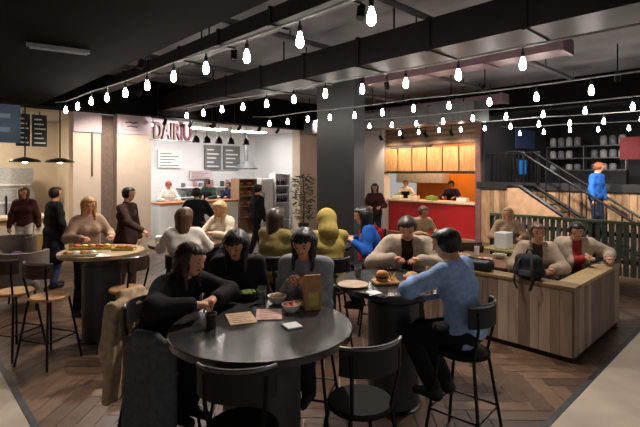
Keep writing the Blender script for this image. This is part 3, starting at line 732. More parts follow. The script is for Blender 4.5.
for xs in (0.0, .88):
    MB().tube([(xs, .3, ZP+.1), (xs, 0, ZP+.1), (xs, -n_s*run, .1)], .05, 6).build('stringer', STEEL, t)
    MB().tube([(xs, .3, ZP+.95), (xs, 0, ZP+.95), (xs, -n_s*run, .95), (xs, -n_s*run-.25, .9), (xs, -n_s*run-.3, .6)], .028, 8).build('handrail', STEEL, t)
    for i in range(5):
        y_ = -.1-i*n_s*run/4.6; MB().box(xs-.012, xs+.012, y_-.012, y_+.012, ZP+y_*rise/run, ZP+.95+y_*rise/run*.985).build('baluster', STEEL, t, smooth=False)
MB().box(0.04, .86, 0, .3, ZP-.05, ZP).build('landing', STA, t, smooth=False)
# fence of upright slats (the backs of a long bench)
t = bthing('slat_screen', .2, 8.9, 0, 'long low screen of grey green upright slats below the stair', 'screen')
FEN = boards_mat('grey green slats', (60, 70, 66), (104, 108, 102), .6, (10, 10, 3), (84, 90, 84))
mm = MB()
for i in range(36): mm.box(0, .03, -1.0+i*.115, -1.0+i*.115+.085, .08, 1.03)
mm.build('slats', FEN, t, smooth=False)
MB().box(-.03, .06, -1.0, 3.12, 1.03, 1.09).build('top_rail', mat('green rail', (74, 84, 58), .5), t, bevel=.006)
MB().box(.03, .05, -1.0, 3.12, .3, .38).box(.03, .05, -1.0, 3.12, .8, .88).build('back_rail', STEEL, t, smooth=False)
for i in range(3): MB().box(.0, .06, -1.0+i*2.03, -.94+i*2.03, 0, 1.05).build('post', STEEL, t, smooth=False)

# black pendants hanging inside the white shop
for i, px in enumerate((196, 207, 219, 231, 246)):
    b_ = b_at(px, 10.6); t = bthing('pendant_lamp', 10.6, b_, 2.86, '%s of five black pendants hanging in a row in the white shop' % ['first', 'second', 'third', 'fourth', 'fifth'][i], 'lamp', 'black pendants in the white shop')
    MB().lathe([(.10, 0), (.115, .02), (.09, .14), (.03, .2), (.02, .22)], 16).build('shade', STEEL, t); MB().tube([(0, 0, .22), (0, 0, .56)], .012, 6).build('cord', STEEL, t)
    MB().ball((0, 0, .05), .05, 6).build('bulb', mat('soft bulb', (255, 236, 214), .3, 0, 0, emit=12), t)
for z_i, z in enumerate((1.12, 1.46)):
    t = bthing('wall_shelf', 13.3, b_at(180, 13.3), z, 'white wall shelf with grey tins in the white shop, the %s one' % ['lower', 'upper'][z_i], 'shelf', 'wall shelves in the white shop'); L = b_at(234, 13.3)-b_at(180, 13.3)
    MB().box(0, L, 0, .3, -.03, 0).build('board', WHITE, t, smooth=False)
    for xx in (.2, L-.2): MB().box(xx-.02, xx+.02, .05, .29, -.12, -.03).build('bracket', GREYB, t, smooth=False)
    for i in range(9):
        if (i+z_i*2) % 5 == 3: continue
        wx, wy = W(13.45, b_at(180, 13.3)+.2+i*(L-.4)/8)
        o = MB().lathe([(.07, 0), (.075, .01), (.075, .14+.05*(i % 3)), (.06, .15+.05*(i % 3))], 12).build('tin', mat('shop tin %d' % (i % 3), [(110, 112, 118), (60, 62, 66), (170, 120, 130)][i % 3], .4), None, (wx, wy, z+.002))
        tag(o, 'tin on the %s wall shelf of the white shop' % ['lower', 'upper'][z_i], 'tin', 'tins on the white shop shelves')
# ------------------------------------------------------------------ the timber booth on the right
BO = boards_mat('weathered booth boards', (110, 91, 77), (170, 147, 128), .6, (16, 16, 2.5), (140, 116, 98))
bc, ac = 4.30, .217
t = bthing('booth_partition', ac, bc, 0, 'low weathered timber partition enclosing the corner booth', 'partition')
mm = MB(); x = 0.0; rr = random.Random(5)
while x < 2.3:
    w_ = rr.choice((.07, .095, .12)); mm.box(-.02, .0, x, min(x+w_-.003, 2.3), 0.06, .76); x += w_
mm.build('front_boards', BO, t, smooth=False)
mm = MB(); x = 0.0
while x < 1.75:
    w_ = rr.choice((.07, .095, .12)); mm.box(x, min(x+w_-.003, 1.75), -.02, 0, .06, .76); x += w_
mm.build('side_boards', BO, t, smooth=False)
MB().box(0, .1, 0, 2.3, 0, .76).box(0, 1.75, 0, .1, 0, .76).build('core', WALNUT, t, smooth=False)
MB().box(-.03, .2, -.03, 2.3, .76, .80).build('front_cap', mat('oiled cap', (120, 96, 66), .4, 0, .15, 6), t, bevel=.006)
MB().box(.2, 1.76, -.03, .2, .76, .80).build('side_cap', mat('pale cap', (176, 150, 108), .45, 0, .15, 6), t, bevel=.006)
MB().box(0, .02, 0, 2.3, 0, .06).box(0, 1.75, 0, .02, 0, .06).build('plinth', BLACK, t, smooth=False)
t = bthing('booth_bench', ac+.1, bc+.1, 0, 'dark upholstered bench inside the timber booth, against the partition', 'bench')
MB().box(0.02, .45, 1.15, 2.2, 0, .40).build('base', WALNUT, t, smooth=False)
MB().box(.02, .47, 1.15, 2.2, .40, .47).build('seat_cushion', mat('dark brown hide', (52, 40, 36), .45), t, bevel=.02)
for a_, b_, lb in ((.62, .70, 'under the woman with her hair up'), (.46, 1.55, 'under the man in the red tee')):
    t = bthing('pouf', ac+a_, bc+b_, 0, 'low round dark pouf in the booth '+lb, 'pouf', 'poufs in the booth')
    MB().lathe([(.16, .02), (.18, .05), (.18, .40)], 24).build('base', mat('dark brown hide', (52, 40, 36)), t); MB().lathe([(.18, .40), (.195, .42), (.19, .455), (.15, .47)], 24).build('cushion', BLACK, t)
t = bthing('back_cushion', ac+1.35, bc+.1, .803, 'long black padded rest along the top of the timber partition', 'cushion')
MB().box(-.11, .07, -.45, .85, 0, .13).build('pad', mat('black hide', (28, 28, 30), .4, 0, .1), t, bevel=.04)
MB().tube([(-.02, -.45, .135), (-.02, .85, .135)], .008, 6).build('piping', STEEL, t)
t = bthing('booth_table', ac+1.5, bc+1.05, 0, 'low table with wooden top inside the timber booth', 'table')
MB().box(-.42, .42, -.5, .5, .71, .75).build('tabletop', mat('brown table top', (112, 78, 52), .4, 0, .2), t, bevel=.008)
MB().tube([(0, 0, 0.02), (0, 0, .71)], .04, 12).build('leg', STEEL, t); MB().lathe([(.25, 0), (.25, .02), (.05, .035)], 24).build('base', STEEL, t)
# ------------------------------------------------------------------ tables and stools
def round_table(x, y, r, label, rp=.22, h=1.05, m=None):
    t = empty('round_table', (x, y, 0), 0, label, 'table', 'round high tables')
    MB().lathe([(r-.01, h-.045), (r, h-.04), (r, h-.004), (r-.004, h)], 64).build('tabletop', m or TOPM, t)
    MB().lathe([(rp, .02), (rp, h-.16), (rp*.9, h-.16), (rp*.9, h-.045)], 40).build('pedestal', DRUM, t, ang=30)
    MB().lathe([(rp+.02, 0), (rp+.02, .012), (rp+.005, .02)], 40).build('base_plate', STEEL, t)
    return t
TA = (-.36, 2.80); TB = (.64, 3.93); TC = (-.08, 5.9); TD = (-2.64, 5.45); TE = (-1.82, 6.1)
round_table(*TA, .56, 'round black high table nearest the camera, with paper menus on it', .24)
round_table(*TB, .50, 'round black high table with a wide pale plate, before the man in the blue shirt', .22)
round_table(*TC, .50, 'round dark high table where the person in the blue jacket sits')
round_table(*TD, .48, 'round high table at left with long trays of food', .22, m=mat('pale wood top', (168, 140, 104), .4, 0, .2, 8))
round_table(*TE, .48, 'round dark high table behind the woman in the white top', .22, m=mat('brown wood top', (84, 60, 46), .35, 0, .2, 8))
def make_stool(seatm, backm, label, group):
    t = empty('bar_stool', (0, 0, 0), 0, label, 'stool', group)
    MB().lathe([(.155, .665), (.185, .67), (.19, .69), (.18, .70)], 28).build('seat', seatm, t)
    for sx, sy in ((-1, -1), (1, -1), (1, 1), (-1, 1)):
        MB().tube([(sx*.13, sy*.13, .668), (sx*.215, sy*.215, .006)], .0125, 8).build('leg', STEEL, t)
    for z, r in ((.27, .263),):
        c = r*.7071; MB().tube([(-c, -c, z), (c, -c, z), (c, c, z), (-c, c, z)], .009, 6, closed=True).build('footrest', STEEL, t)
    MB().arcband(.235, -PI/2-.95, -PI/2+.95, .915, 1.06, .016, 18, (0, .02), lift=.02).build('backrest', backm, t)
    MB().tube([(r_[0], r_[1], 1.067) for r_ in [(.24*math.cos(-PI/2-.93+1.86*i/14), .02+.24*math.sin(-PI/2-.93+1.86*i/14)) for i in range(15)]], .009, 6).build('back_rail', mat('bright rail', (150, 150, 150), .3, .7), t)
    for sx in (-1, 1): MB().tube([(sx*.12, -.125, .67), (sx*.145, -.17, .9), (sx*.15, -.17, 1.03)], .011, 8).build('back_support', STEEL, t)
    return t
def face(p, c): return math.atan2(c[1]-p[1], c[0]-p[0])-PI/2     # local +y looks at c
BST = 'black bar stools'; OST = 'wooden bar stools at left'
S5 = (-.40, 2.31)
sb = make_stool(mat('black seat', (17, 17, 18), .75, spec=.2), BLACK, 'black bar stool with curved back, empty, at the near side of the nearest table', BST)
sb.location = (S5[0], S5[1], 0); sb.rotation_euler = (0, 0, face(S5, TA)+.05)
so = make_stool(OAK, WALNUT, 'wooden bar stool with walnut back, second from the left edge', OST)
so.location = (-2.86, 4.75, 0); so.rotation_euler = (0, 0, face((-2.86, 4.75), TD))
def stool(src, p, c, label, group, turn=0.0): return copy_tree(src, p, face(p, c)+turn, None, label, group)
S6 = (.23, 2.58); stool(sb, S6, (.16, 3.6), 'black bar stool with curved back, empty, between the two nearest tables', BST, .35)
stool(so, (-3.36, 4.95), (-3.3, 6.0), 'wooden bar stool with walnut back, nearest the left edge', OST, -.2)
stool(so, (-2.17, 5.06), TD, 'wooden bar stool with walnut back, right of the dark drum of the tray table', OST, .3)
P1 = (-1.15, 3.22); P2 = (-.68, 3.73); P3 = (-.09, 3.61); P7 = (.92, 4.70); P8 = (1.06, 3.32)
P4 = (.11, 5.02); P5 = (-.54, 5.13); P6 = (.70, 5.66); P9 = (-1.58, 5.22); P10 = (-1.42, 6.76)
FT = {P1: 1, P2: -10, P3: 4, P7: 6, P8: 14, P6: 14, P4: 0, P5: 0, P9: 0, P10: 0}
for p, c, lb in ((P1, TA, 'under the woman in black with long dark hair at the nearest table'), (P2, TA, 'under the person in black behind the nearest table'), (P3, TA, 'under the woman in grey behind the nearest table'),
                 (P7, TB, 'under the man in the open taupe shirt'), (P8, TB, 'under the man in the blue shirt'), (P4, TC, 'under the person in the mustard hood'), (P5, TC, 'under the brown haired woman in olive'),
                 (P6, TC, 'under the person in the blue jacket'), (P9, TE, 'under the woman in the white top'), (P10, TE, 'under the blonde woman in cream')):
    stool(sb, p, c, 'black bar stool '+lb, BST, math.radians(FT.get(p, 0)))
stool(sb, (.98, 7.6), (1.0, 5.5), 'black bar stool with a red jacket over its back', BST, 2.6)
# ------------------------------------------------------------------ coats over stools
def draped(name, loc, rz, m, label, cat, wid, ztop, zbot, n=7, out=.0, sl=True, arc=0.0, seed=1):
    r_ = random.Random(seed); h = .013
    Fd = Field((-wid/2-.16, -.3, zbot-.1), (wid/2+.16, .22, ztop+.12), h)
    for i in range(n):
        s_ = i/(n-1)*2-1; x = s_*wid/2; y = -arc*(1-s_*s_)+r_.uniform(-.02, .02)
        e = r_.uniform(-.05, .03); rad = r_.uniform(.028, .042)
        Fd.cap((x, y, ztop-.03-.03*s_*s_), (x*1.12, y-out-.01, zbot+.08+e*.6), rad*.8, rad*1.05, k=.014)
    Fd.cap((-wid/2, -arc*.2, ztop-.06), (wid/2, -arc*.2, ztop-.06), .038, k=.04)
    Fd.cap((-wid*.22, -arc-.02, ztop+.0), (wid*.22, -arc-.02, ztop+.0), .04, k=.04)
    V, Q = Fd.mesh(); o = np_obj(name, V, Q, m); o.location = loc; o.rotation_euler = (0, 0, rz); tag(o, label, cat)
    if sl:
        for sg in (-1, 1):
            G = Field((-.2, -.2, -.62), (.2, .2, .15), h); G.cap((0, 0, 0), (sg*.03, -.02, -.28), .055, .048); G.cap((sg*.03, -.02, -.28), (sg*.02, .0, -.5), .047, .042)
            V, Q = G.mesh(); s2 = np_obj('sleeve', V, Q, m, o); s2.location = (sg*wid*.45, -arc*.3-.045, ztop-.08)
    return o
BEIGE = cloth('beige wool', (188, 158, 128), .25); GREYW = cloth('grey wool', (92, 94, 98), .2)
f1 = face(P1, TA); bk = lambda p, c, d: (p[0]-d*math.cos(face(p, c)+PI/2), p[1]-d*math.sin(face(p, c)+PI/2))
q = bk(P1, TA, .235); draped('coat', (q[0], q[1], 0), f1, BEIGE, 'beige wool coat with fuzzy collar hung over the back of a stool at left', 'coat', .36, 1.1, .30, 8, .03, True, .04, 3)
fr = face((.98, 7.6), (1.0, 5.5))+2.6; q = (.98+.235*math.sin(fr), 7.6-.235*math.cos(fr))
draped('jacket', (q[0], q[1], 0), fr, cloth('red jacket cloth', (190, 36, 50)), 'red jacket hung over a stool behind the blue jacket', 'jacket', .34, 1.1, .62, 7, .02, True, .04, 4)
# ------------------------------------------------------------------ people
HB = mat('black hair', (24, 19, 18), .45, 0, .25, 50); HD = mat('dark brown hair', (52, 34, 26), .45, 0, .25, 50); HM = mat('brown hair', (88, 58, 40), .45, 0, .25, 50)
HG = mat('golden hair', (176, 128, 72), .45, 0, .2, 50); HBL = mat('blonde hair', (190, 156, 112), .45, 0, .2, 50); HR = mat('reddish hair', (140, 76, 44), .5, 0, .2, 50)
CB = cloth('black cloth', (27, 27, 30)); CT = cloth('dark trousers', (36, 36, 42)); CJ = cloth('blue denim', (62, 76, 108)); CG = cloth('grey knit', (140, 142, 148)); CW = cloth('white cotton', (224, 214, 204), .06)
def deg(p, c): return math.degrees(math.atan2(c[1]-p[1], c[0]-p[0]))
near = .0125; mid = .016; far = .02
person(P1, deg(P1, TA)+1, 'woman in black with long dark hair leaning over the nearest table at left', CB, CB, HD, 'long', 'sit', lean=.5, hp=.3, hyaw=.1, female=True, h=near, topname='sweater', hands=[(0.0, .50, 1.155), (.17, .48, 1.155)], pole=(.5, -.6, .12))
person(P2, deg(P2, TA)-10, 'person in black with black hair, head bowed, behind the nearest table', CB, CB, HB, 'fringe', 'sit', lean=.32, hp=.5, hyaw=-.3, female=True, h=near, topname='jacket', hands=[(-.10, .24, .88), (.10, .26, .88)])
person(P3, deg(P3, TA)+4, 'woman in grey knit with dark hair, hands together above the nearest table', CG, CT, HB, 'fringe', 'sit', lean=.22, hp=.42, female=True, h=near, topname='sweater', hands=[(-.05, .30, 1.17), (.05, .30, 1.18)])
person(P7, deg(P7, TB)+6, 'man in an open taupe shirt over a dark tee eating at the second table', cloth('dark tee', (44, 32, 28)), CT, HD, 'short', 'sit', lean=.28, hp=.55, h=near, topname='t_shirt', jacket=cloth('taupe shirt', (168, 150, 134)), hands=[(-.14, .36, 1.15), (.13, .36, 1.15)], pole=(.42, -.6, .06))
person(P8, deg(P8, TB)+14, 'man in a blue denim shirt with black hair, seated with his back half turned', cloth('blue denim shirt', (148, 172, 216), .2), CB, HB, 'short', 'sit', lean=.2, hp=.3, hyaw=.25, h=near, topname='shirt', hands=[(-.12, .34, 1.17), (.14, .32, 1.17)], pole=(.47, -.6, .16), feet=[(-.085, .2, .37), (.085, .18, .37)])
person(P5, deg(P5, TC), 'brown haired woman in an olive jacket seen from behind at the middle table', cloth('olive cloth', (142, 126, 74)), CT, HD, 'long', 'sit', lean=.12, female=True, h=mid, topname='jacket', hands=[(-.07, .40, 1.14), (.07, .40, 1.14)], pole=(.08, -.7, -.3), facefx=False)
person(P4, deg(P4, TC), 'person in a mustard hooded top seen from behind at the middle table', cloth('mustard cloth', (158, 138, 74)), CT, HD, 'short', 'sit', lean=.3, hp=.35, h=mid, topname='sweatshirt', hood=cloth('mustard cloth', (158, 138, 74)), hands=[(-.07, .40, 1.14), (.07, .40, 1.14)], pole=(.08, -.7, -.3), facefx=False)
person(P6, deg(P6, TC)+14, 'woman in a royal blue jacket with dark hair at the middle table', cloth('royal blue cloth', (22, 72, 150)), CT, HB, 'long', 'sit', lean=.26, hp=.25, female=True, h=mid, topname='jacket', hands=[(-.14, .28, 1.14), (.16, .28, 1.14)])
person(P9, deg(P9, TE), 'woman in a white top with long brown hair seen from behind', CW, CT, HM, 'long', 'sit', lean=.1, hyaw=-.4, female=True, h=mid, topname='blouse', hands=[(-.14, .42, 1.13), (.15, .42, 1.13)], facefx=False)
person(P10, deg(P10, TE), 'blonde woman in a loose cream top facing this way behind the dark table', cloth('cream cloth', (220, 204, 182), .06), CT, HBL, 'long', 'sit', lean=.2, hp=.3, female=True, h=mid, topname='blouse', hands=[(-.14, .40, 1.13), (.14, .40, 1.13)])
person((-3.3, 6.35), 320, 'woman with long golden hair in a tan jacket behind the tray table', cloth('tan jacket', (170, 140, 118)), CB, HG, 'long', 'stand', lean=.12, hp=.3, hyaw=-.2, female=True, h=mid, topname='jacket', hands=[(-.2, .32, 1.1), (.2, .34, 1.12)], k=.97)
person((-4.62, 7.8), 55, 'woman standing in a long black coat with her back half turned', CB, CJ, HD, 'short', 'stand', lean=.03, hyaw=-.3, female=True, h=mid, topname='coat', coat=.42, facefx=False, k=1.02)
person((-3.22, 7.45), 352, 'man standing in a dark brown jacket, in profile facing right', cloth('brown jacket', (62, 44, 34)), cloth('brown trousers', (74, 56, 44)), HB, 'short', 'stand', lean=.06, hp=.1, h=mid, topname='jacket', coat=.1, k=1.03, hands=[(-.26, .12, .82), (.2, .42, 1.06)])
person(W(9.75, b_at(25, 9.75)), 290, 'brown haired woman standing at the counter of the left shop', cloth('dark wine top', (70, 36, 34)), CW, HM, 'long', 'stand', hp=.2, female=True, h=far, topname='top', k=.99)
person((-2.55, 9.3), 110, 'person in a black jacket with a magenta hem at the white shop counter', CB, cloth('magenta cloth', (150, 50, 96)), HB, 'short', 'stand', h=far, topname='jacket', k=.98, facefx=False, hands=[(-.2, .36, 1.15), (.2, .36, 1.15)])
for px, lb, c, kk, a_, hr, fc, cp in ((168, 'cook in a white jacket with a reddish cap behind the white shop counter', CW, 1.0, 12.2, HM, 300, cloth('reddish cap', (150, 60, 60))), (209, 'cook in dark green behind the white shop counter', cloth('dark green', (44, 56, 50)), 1.04, 12.2, HB, 250, BLACK), (231, 'cook in navy behind the white shop counter, beside the one in green', cloth('navy', (36, 44, 84)), .97, 12.3, HB, 230, None)):
    person(W(a_, b_at(px, a_)), fc, lb, c, CT, hr, 'short', 'stand', lean=.1, hp=.3, h=far, topname='jacket', apron=CW if px < 200 else CB, cap=cp, k=kk, hands=[(-.2, .34, 1.14), (.2, .34, 1.14)])
person((-1.53, 10.7), 40, 'slim woman all in black walking before the white fridge', CB, CB, HB, 'tail', 'stand', female=True, h=far, topname='top', feet=[(-.08, .22, .08), (.08, -.2, .1)], facefx=False)
person((1.45, 11.9), 262, 'person in a dark red top standing by the white wall, holding a plate', cloth('dark maroon', (72, 36, 40)), CT, HB, 'long', 'stand', female=True, h=far, topname='top', hp=.2, hands=[(-.14, .3, 1.1), (.14, .3, 1.1)])
for px, lb, c, hr, b_, fc in ((406, 'cook in white inside the orange stall, under the hood', CW, HM, 12.8, 250), (452, 'cook in dark purple with a cap at the orange stall counter', cloth('dark purple', (52, 40, 62)), HB, 12.8, 235)):
    person(W(a_at(px, b_), b_), fc, lb, c, CT, hr, 'short', 'stand', lean=.1, hp=.2, h=far, topname='jacket', apron=CB, cap=cloth('black cap', (24, 24, 26)) if px > 420 else None, hands=[(-.2, .33, 1.16), (.2, .33, 1.16)])
person((1.95, 8.86), 296, 'person in a tan top seated at a low table before the orange stall', cloth('tan cloth', (190, 158, 124)), CT, HM, 'short', 'sit', seat=.465, lean=.2, hp=.3, h=far, topname='top', hands=[(-.18, .34, .84), (.18, .34, .84)])
person((3.46, 8.3), 254, 'blonde woman in a beige top seated before the pale timber wall', cloth('beige top', (168, 138, 112)), CT, HBL, 'long', 'sit', seat=.465, lean=.05, hp=.1, female=True, h=far, topname='top', hands=[(-.18, .34, .84), (.18, .34, .84)])
b24 = W(ac+.62, bc+.70); person(b24, 248, 'woman in a dark brown top with her hair up leaning on the timber booth', cloth('dark brown top', (66, 50, 42)), CT, HM, 'bun', 'sit', seat=.475, lean=.12, hp=.05, hyaw=.2, female=True, h=mid, topname='top', jacket=cloth('beige cardigan', (172, 150, 130)), hands=[(-.15, .40, .87), (.15, .40, .87)], feet=[(-.09, .31, .086), (.09, .30, .086)])
b25 = W(ac+.46, bc+1.55); person(b25, 252, 'man with black hair in red tee and open beige shirt at the booth side', cloth('red tee', (150, 48, 50)), CT, HB, 'short', 'sit', seat=.475, lean=.25, hp=.35, h=mid, topname='t_shirt', jacket=cloth('beige shirt', (178, 160, 142)), hands=[(-.36, .24, .905), (-.06, .38, .905)], feet=[(-.09, .31, .086), (.09, .30, .086)])
am = 1.72; zst = ZP-math.floor((3.25-am)/.26+1)*ZP/9
person(W(am, 10.77), 300, 'man in a bright blue shirt walking down the dark stair', cloth('bright blue shirt', (44, 104, 196)), cloth('dark jeans', (44, 52, 70)), HR, 'short', 'stand', hp=.25, hyaw=.5, lean=.06, h=far, topname='shirt', z0=zst, feet=[(-.09, .03, .08), (.09, -.02, .08)], facefx=False)
bpy.context.view_layer.update()
seated_woman = bpy.data.objects['person']; sk = draped('grey_coat', (-1.10, 2.93, 0), math.radians(-24), GREYW, None, None, .34, .94, .14, 8, .03, False, .02, 9)  # grey coat hung beside the stool, parented to the woman for support
sk.parent = seated_woman; sk.matrix_parent_inverse = seated_woman.matrix_world.inverted()
# ------------------------------------------------------------------ low tables and chairs in the middle of the hall
def low_table(x, y, label, m, sx=.75, sy=.75):
    t = empty('dining_table', (x, y, 0), ROT, label, 'table', 'low dining tables')
    MB().box(-sx/2, sx/2, -sy/2, sy/2, .71, .75).build('tabletop', m, t, bevel=.006)
    MB().tube([(0, 0, .02), (0, 0, .71)], .035, 10).build('column', STEEL, t); MB().lathe([(.24, 0), (.24, .02), (.04, .03)], 20).build('base', STEEL, t)
def make_chair():
    t = empty('dining_chair', (0, 0, 0), 0, 'x', 'chair', 'dark dining chairs')
    MB().box(-.2, .2, -.2, .2, .42, .46).build('seat', WALNUT, t, bevel=.01)
    for sx in (-1, 1):
        MB().tube([(sx*.17, .17, .42), (sx*.19, .2, 0)], .016, 8).build('leg', WALNUT, t); MB().tube([(sx*.17, -.17, .42), (sx*.19, -.21, 0)], .016, 8).build('leg', WALNUT, t)
        MB().tube([(sx*.17, -.17, .44), (sx*.185, -.22, .8)], .014, 8).build('back_post', WALNUT, t)
    MB().arcband(.3, -PI/2-.72, -PI/2+.72, .64, .86, .02, 12, (0, .07)).build('backrest', WALNUT, t)
    return t
TT = mat('olive wood top', (150, 134, 84), .4, 0, .15, 8); DT = mat('dark wood top', (70, 50, 38), .4, 0, .2, 8)
low_table(3.2, 7.45, 'low olive topped table before the blonde woman in beige', TT); low_table(2.3, 8.05, 'low dark table before the person in the tan top', DT)

ch = make_chair()
spots = [((1.95, 8.86), (2.3, 8.05), 'under the person in the tan top'), ((3.46, 8.3), (3.2, 7.45), 'under the blonde woman in beige'), ((2.42, 7.48), (2.3, 8.05), 'pulled up to the low dark table from the near side'),
         ((3.38, 6.72), (3.2, 7.45), 'near the olive topped table'), ((1.62, 7.75), (2.3, 8.05), 'at the left side of the low dark table')]
for i, (p, c, lb) in enumerate(spots):
    o = ch if i == 0 else copy_tree(ch)
    o.location = (p[0], p[1], 0); o.rotation_euler = (0, 0, face(p, c)); o['label'] = 'dark wooden dining chair '+lb
o = MB().box(-.13, .13, -.1, .1, 0, .26).build('box', WHITE, None, (3.02, 7.4, .752), ROT, bevel=.01, smooth=False); tag(o, 'white box standing on the olive topped table', 'box')
# grey lounge chairs at far left
def lounge(x, y, rz, label):
    t = empty('lounge_chair', (x, y, 0), rz, label, 'chair', 'grey lounge chairs at left'); m = mat('grey taupe cloth', (126, 112, 104), .8, 0, .15, 12)
    MB().box(-.28, .28, -.28, .28, .28, .46).build('seat', m, t, bevel=.05)
    MB().arcband(.31, -PI-.2, .2, .3, .84, .07, 20).build('backrest', m, t)
    for sx in (-1, 1):
        for sy in (-1, 1): MB().tube([(sx*.22, sy*.22, .3), (sx*.25, sy*.25, .006)], .015, 8).build('leg', STEEL, t)
lounge(-5.25, 6.7, 2.6, 'grey rounded lounge chair nearest the left edge'); lounge(-4.4, 6.65, .3, 'grey rounded lounge chair right of the low round table'); lounge(-5.5, 8.1, 2.9, 'grey rounded lounge chair behind, near the left shop')
t = empty('side_table', (-4.85, 7.25, 0), 0, 'small low round table between the grey lounge chairs', 'table')
MB().lathe([(.3, .52), (.3, .55)], 28).build('tabletop', mat('brown wood top', (84, 60, 46)), t); MB().tube([(0, 0, .01), (0, 0, .52)], .03, 10).build('leg', STEEL, t)
# dark bench at the right edge beyond the booth
t = bthing('dark_bench', .75, 6.75, 0, 'dark padded bench at the right edge beyond the timber booth', 'bench')
MB().box(0, 1.6, 0, .55, .1, .45).build('seat', mat('black hide', (28, 28, 30)), t, bevel=.03); MB().box(0, 1.6, .5, .65, .1, .85).build('backrest', mat('black hide', (28, 28, 30)), t, bevel=.03)
MB().box(0.05, 1.55, .05, .5, 0, .1).build('plinth', BLACK, t, smooth=False)
# ------------------------------------------------------------------ things on the tables
H = 1.05
def at(px, py, z=H): x, y = T(px, py, z); return (x, y, z+.0015)
def sheet(px, py, rz, sx, sy, m, label, cat='menu'):
    t = empty('menu_sheet', at(px, py), rz, label, cat, 'paper menus on the nearest table')
    MB().box(-sx/2, sx/2, -sy/2, sy/2, .0, .006).build('page', m, t, smooth=False)
    mm = MB()
    for j in range(5): mm.box(-sx*.38, sx*(.36-.2*(j % 2)), -sy*.36+j*sy*.16, -sy*.33+j*sy*.16, .006, .007)
    mm.build('printed_lines', mat('brown print', (140, 96, 74), .8), t, smooth=False)
sheet(241, 319, .35, .17, .23, mat('tan paper', (206, 174, 142), .7), 'tan paper menu on the nearest table, the left one'); sheet(269, 315, .1, .17, .22, mat('pinkish paper', (206, 160, 146), .7), 'pinkish paper menu on the nearest table, the right one')
def cup(px, py, label, m=GLASS, h=.12, r=.035, fillm=None, cat='glass', grp='drinks on the tables', z=H, loc=None):
    t = empty('drinking_glass' if m is GLASS else 'cup', loc or at(px, py, z), 0, label, cat, grp)
    MB().lathe([(r*.8, 0), (r, h), (r-.003, h), (r*.8-.003, .006)], 20).build('body', m, t)
    if fillm: MB().lathe([(r*.78-.004, .008), (r*.95-.005, h*.7)], 20).build('drink', fillm, t)
    return t
cup(262, 303, 'clear water glass beside the dark salad bowl on the nearest table', fillm=glass_mat('water', (220, 232, 236)))
cup(211, 328, 'short dark cup in front of the woman with long dark hair', mat('dark cup', (48, 40, 38), .4), .09, .036, None, 'cup')
cup(358, 279, 'clear glass left of the burger on the second table', fillm=mat('cola', (70, 34, 20), .2)); cup(430, 281, 'pale yellow paper cup right of the burger on the second table', mat('yellow cup', (206, 186, 110), .5), .12, .036, None, 'cup')
t = empty('paper_bag', at(312, 309), .3, 'brown paper bag standing at the right side of the nearest table', 'bag')
MB().add([(-.055, -.035, 0), (.055, -.035, 0), (.055, .035, 0), (-.055, .035, 0), (-.058, -.036, .17), (.058, -.036, .17), (.058, .036, .17), (-.058, .036, .17), (-.058, -.008, .235), (.058, -.008, .235), (.058, .008, .235), (-.058, .008, .235)],
         [(3, 2, 1, 0), (0, 1, 5, 4), (1, 2, 6, 5), (2, 3, 7, 6), (3, 0, 4, 7), (4, 5, 9, 8), (5, 6, 10, 9), (6, 7, 11, 10), (7, 4, 8, 11), (8, 9, 10, 11)]).build('sack', KRAFT, t, smooth=False)
MB().box(-.035, .035, -.0385, -.036, .03, .12).build('sticker', mat('yellow sticker', (196, 180, 90), .6), t, smooth=False)
def bowl(px, py, label, m, fm, r=.08, z=H, grp='bowls of food', loc=None):
    t = empty('bowl', loc or at(px, py, z), 0, label, 'bowl', grp)
    MB().lathe([(r*.45, 0), (r*.85, .025), (r, .055), (r-.006, .055), (r*.8, .03), (r*.4, .01)], 28).build('dish', m, t)
    mb = MB(); rr = random.Random(int(px))
    for i in range(14):
        th = rr.random()*6.28; d = r*.6*math.sqrt(rr.random()); mb.ball((d*math.cos(th), d*math.sin(th), .045), .02, 5, .8)
    mb.build('food', fm, t)
GREENF = mat('green salad', (110, 130, 60)); REDF = mat('red sauce food', (190, 90, 50)); BRF = mat('fried food', (184, 130, 76), .6, 0, .3, 40)
bowl(249, 299, 'dark bowl of green salad before the person in black', mat('dark bowl', (40, 44, 36), .4), GREENF); bowl(277, 303, 'pale bowl of fried food in the middle of the nearest table', CERAM, BRF, .07); bowl(291, 312, 'pale bowl of red food before the woman in grey', CERAM, REDF, .065)
def plate(px, py, r, label, m=CERAM, fm=None, z=H, cat='plate'):
    t = empty('plate', at(px, py, z), 0, label, cat, 'plates on the tables')
    MB().lathe([(r*.6, 0), (r, .016), (r-.004, .019), (r*.62, .006)], 32).build('dish', m, t)
    if fm: MB().ball((0, 0, .02), r*.6, 8, .35).build('food', fm, t)
plate(353, 286, .13, 'wide pale plate at the left of the second table', mat('sand plate', (186, 160, 134), .4), None)
plate(300, 305, .07, 'small pale plate of fried food left of the paper bag', CERAM, BRF)
plate(322, 246, .11, 'plate of orange food before the blue jacket', CERAM, mat('orange food', (206, 124, 44), .6, 0, .2, 30)); plate(296, 247, .10, 'white plate before the person in the mustard hood', CERAM, BRF)
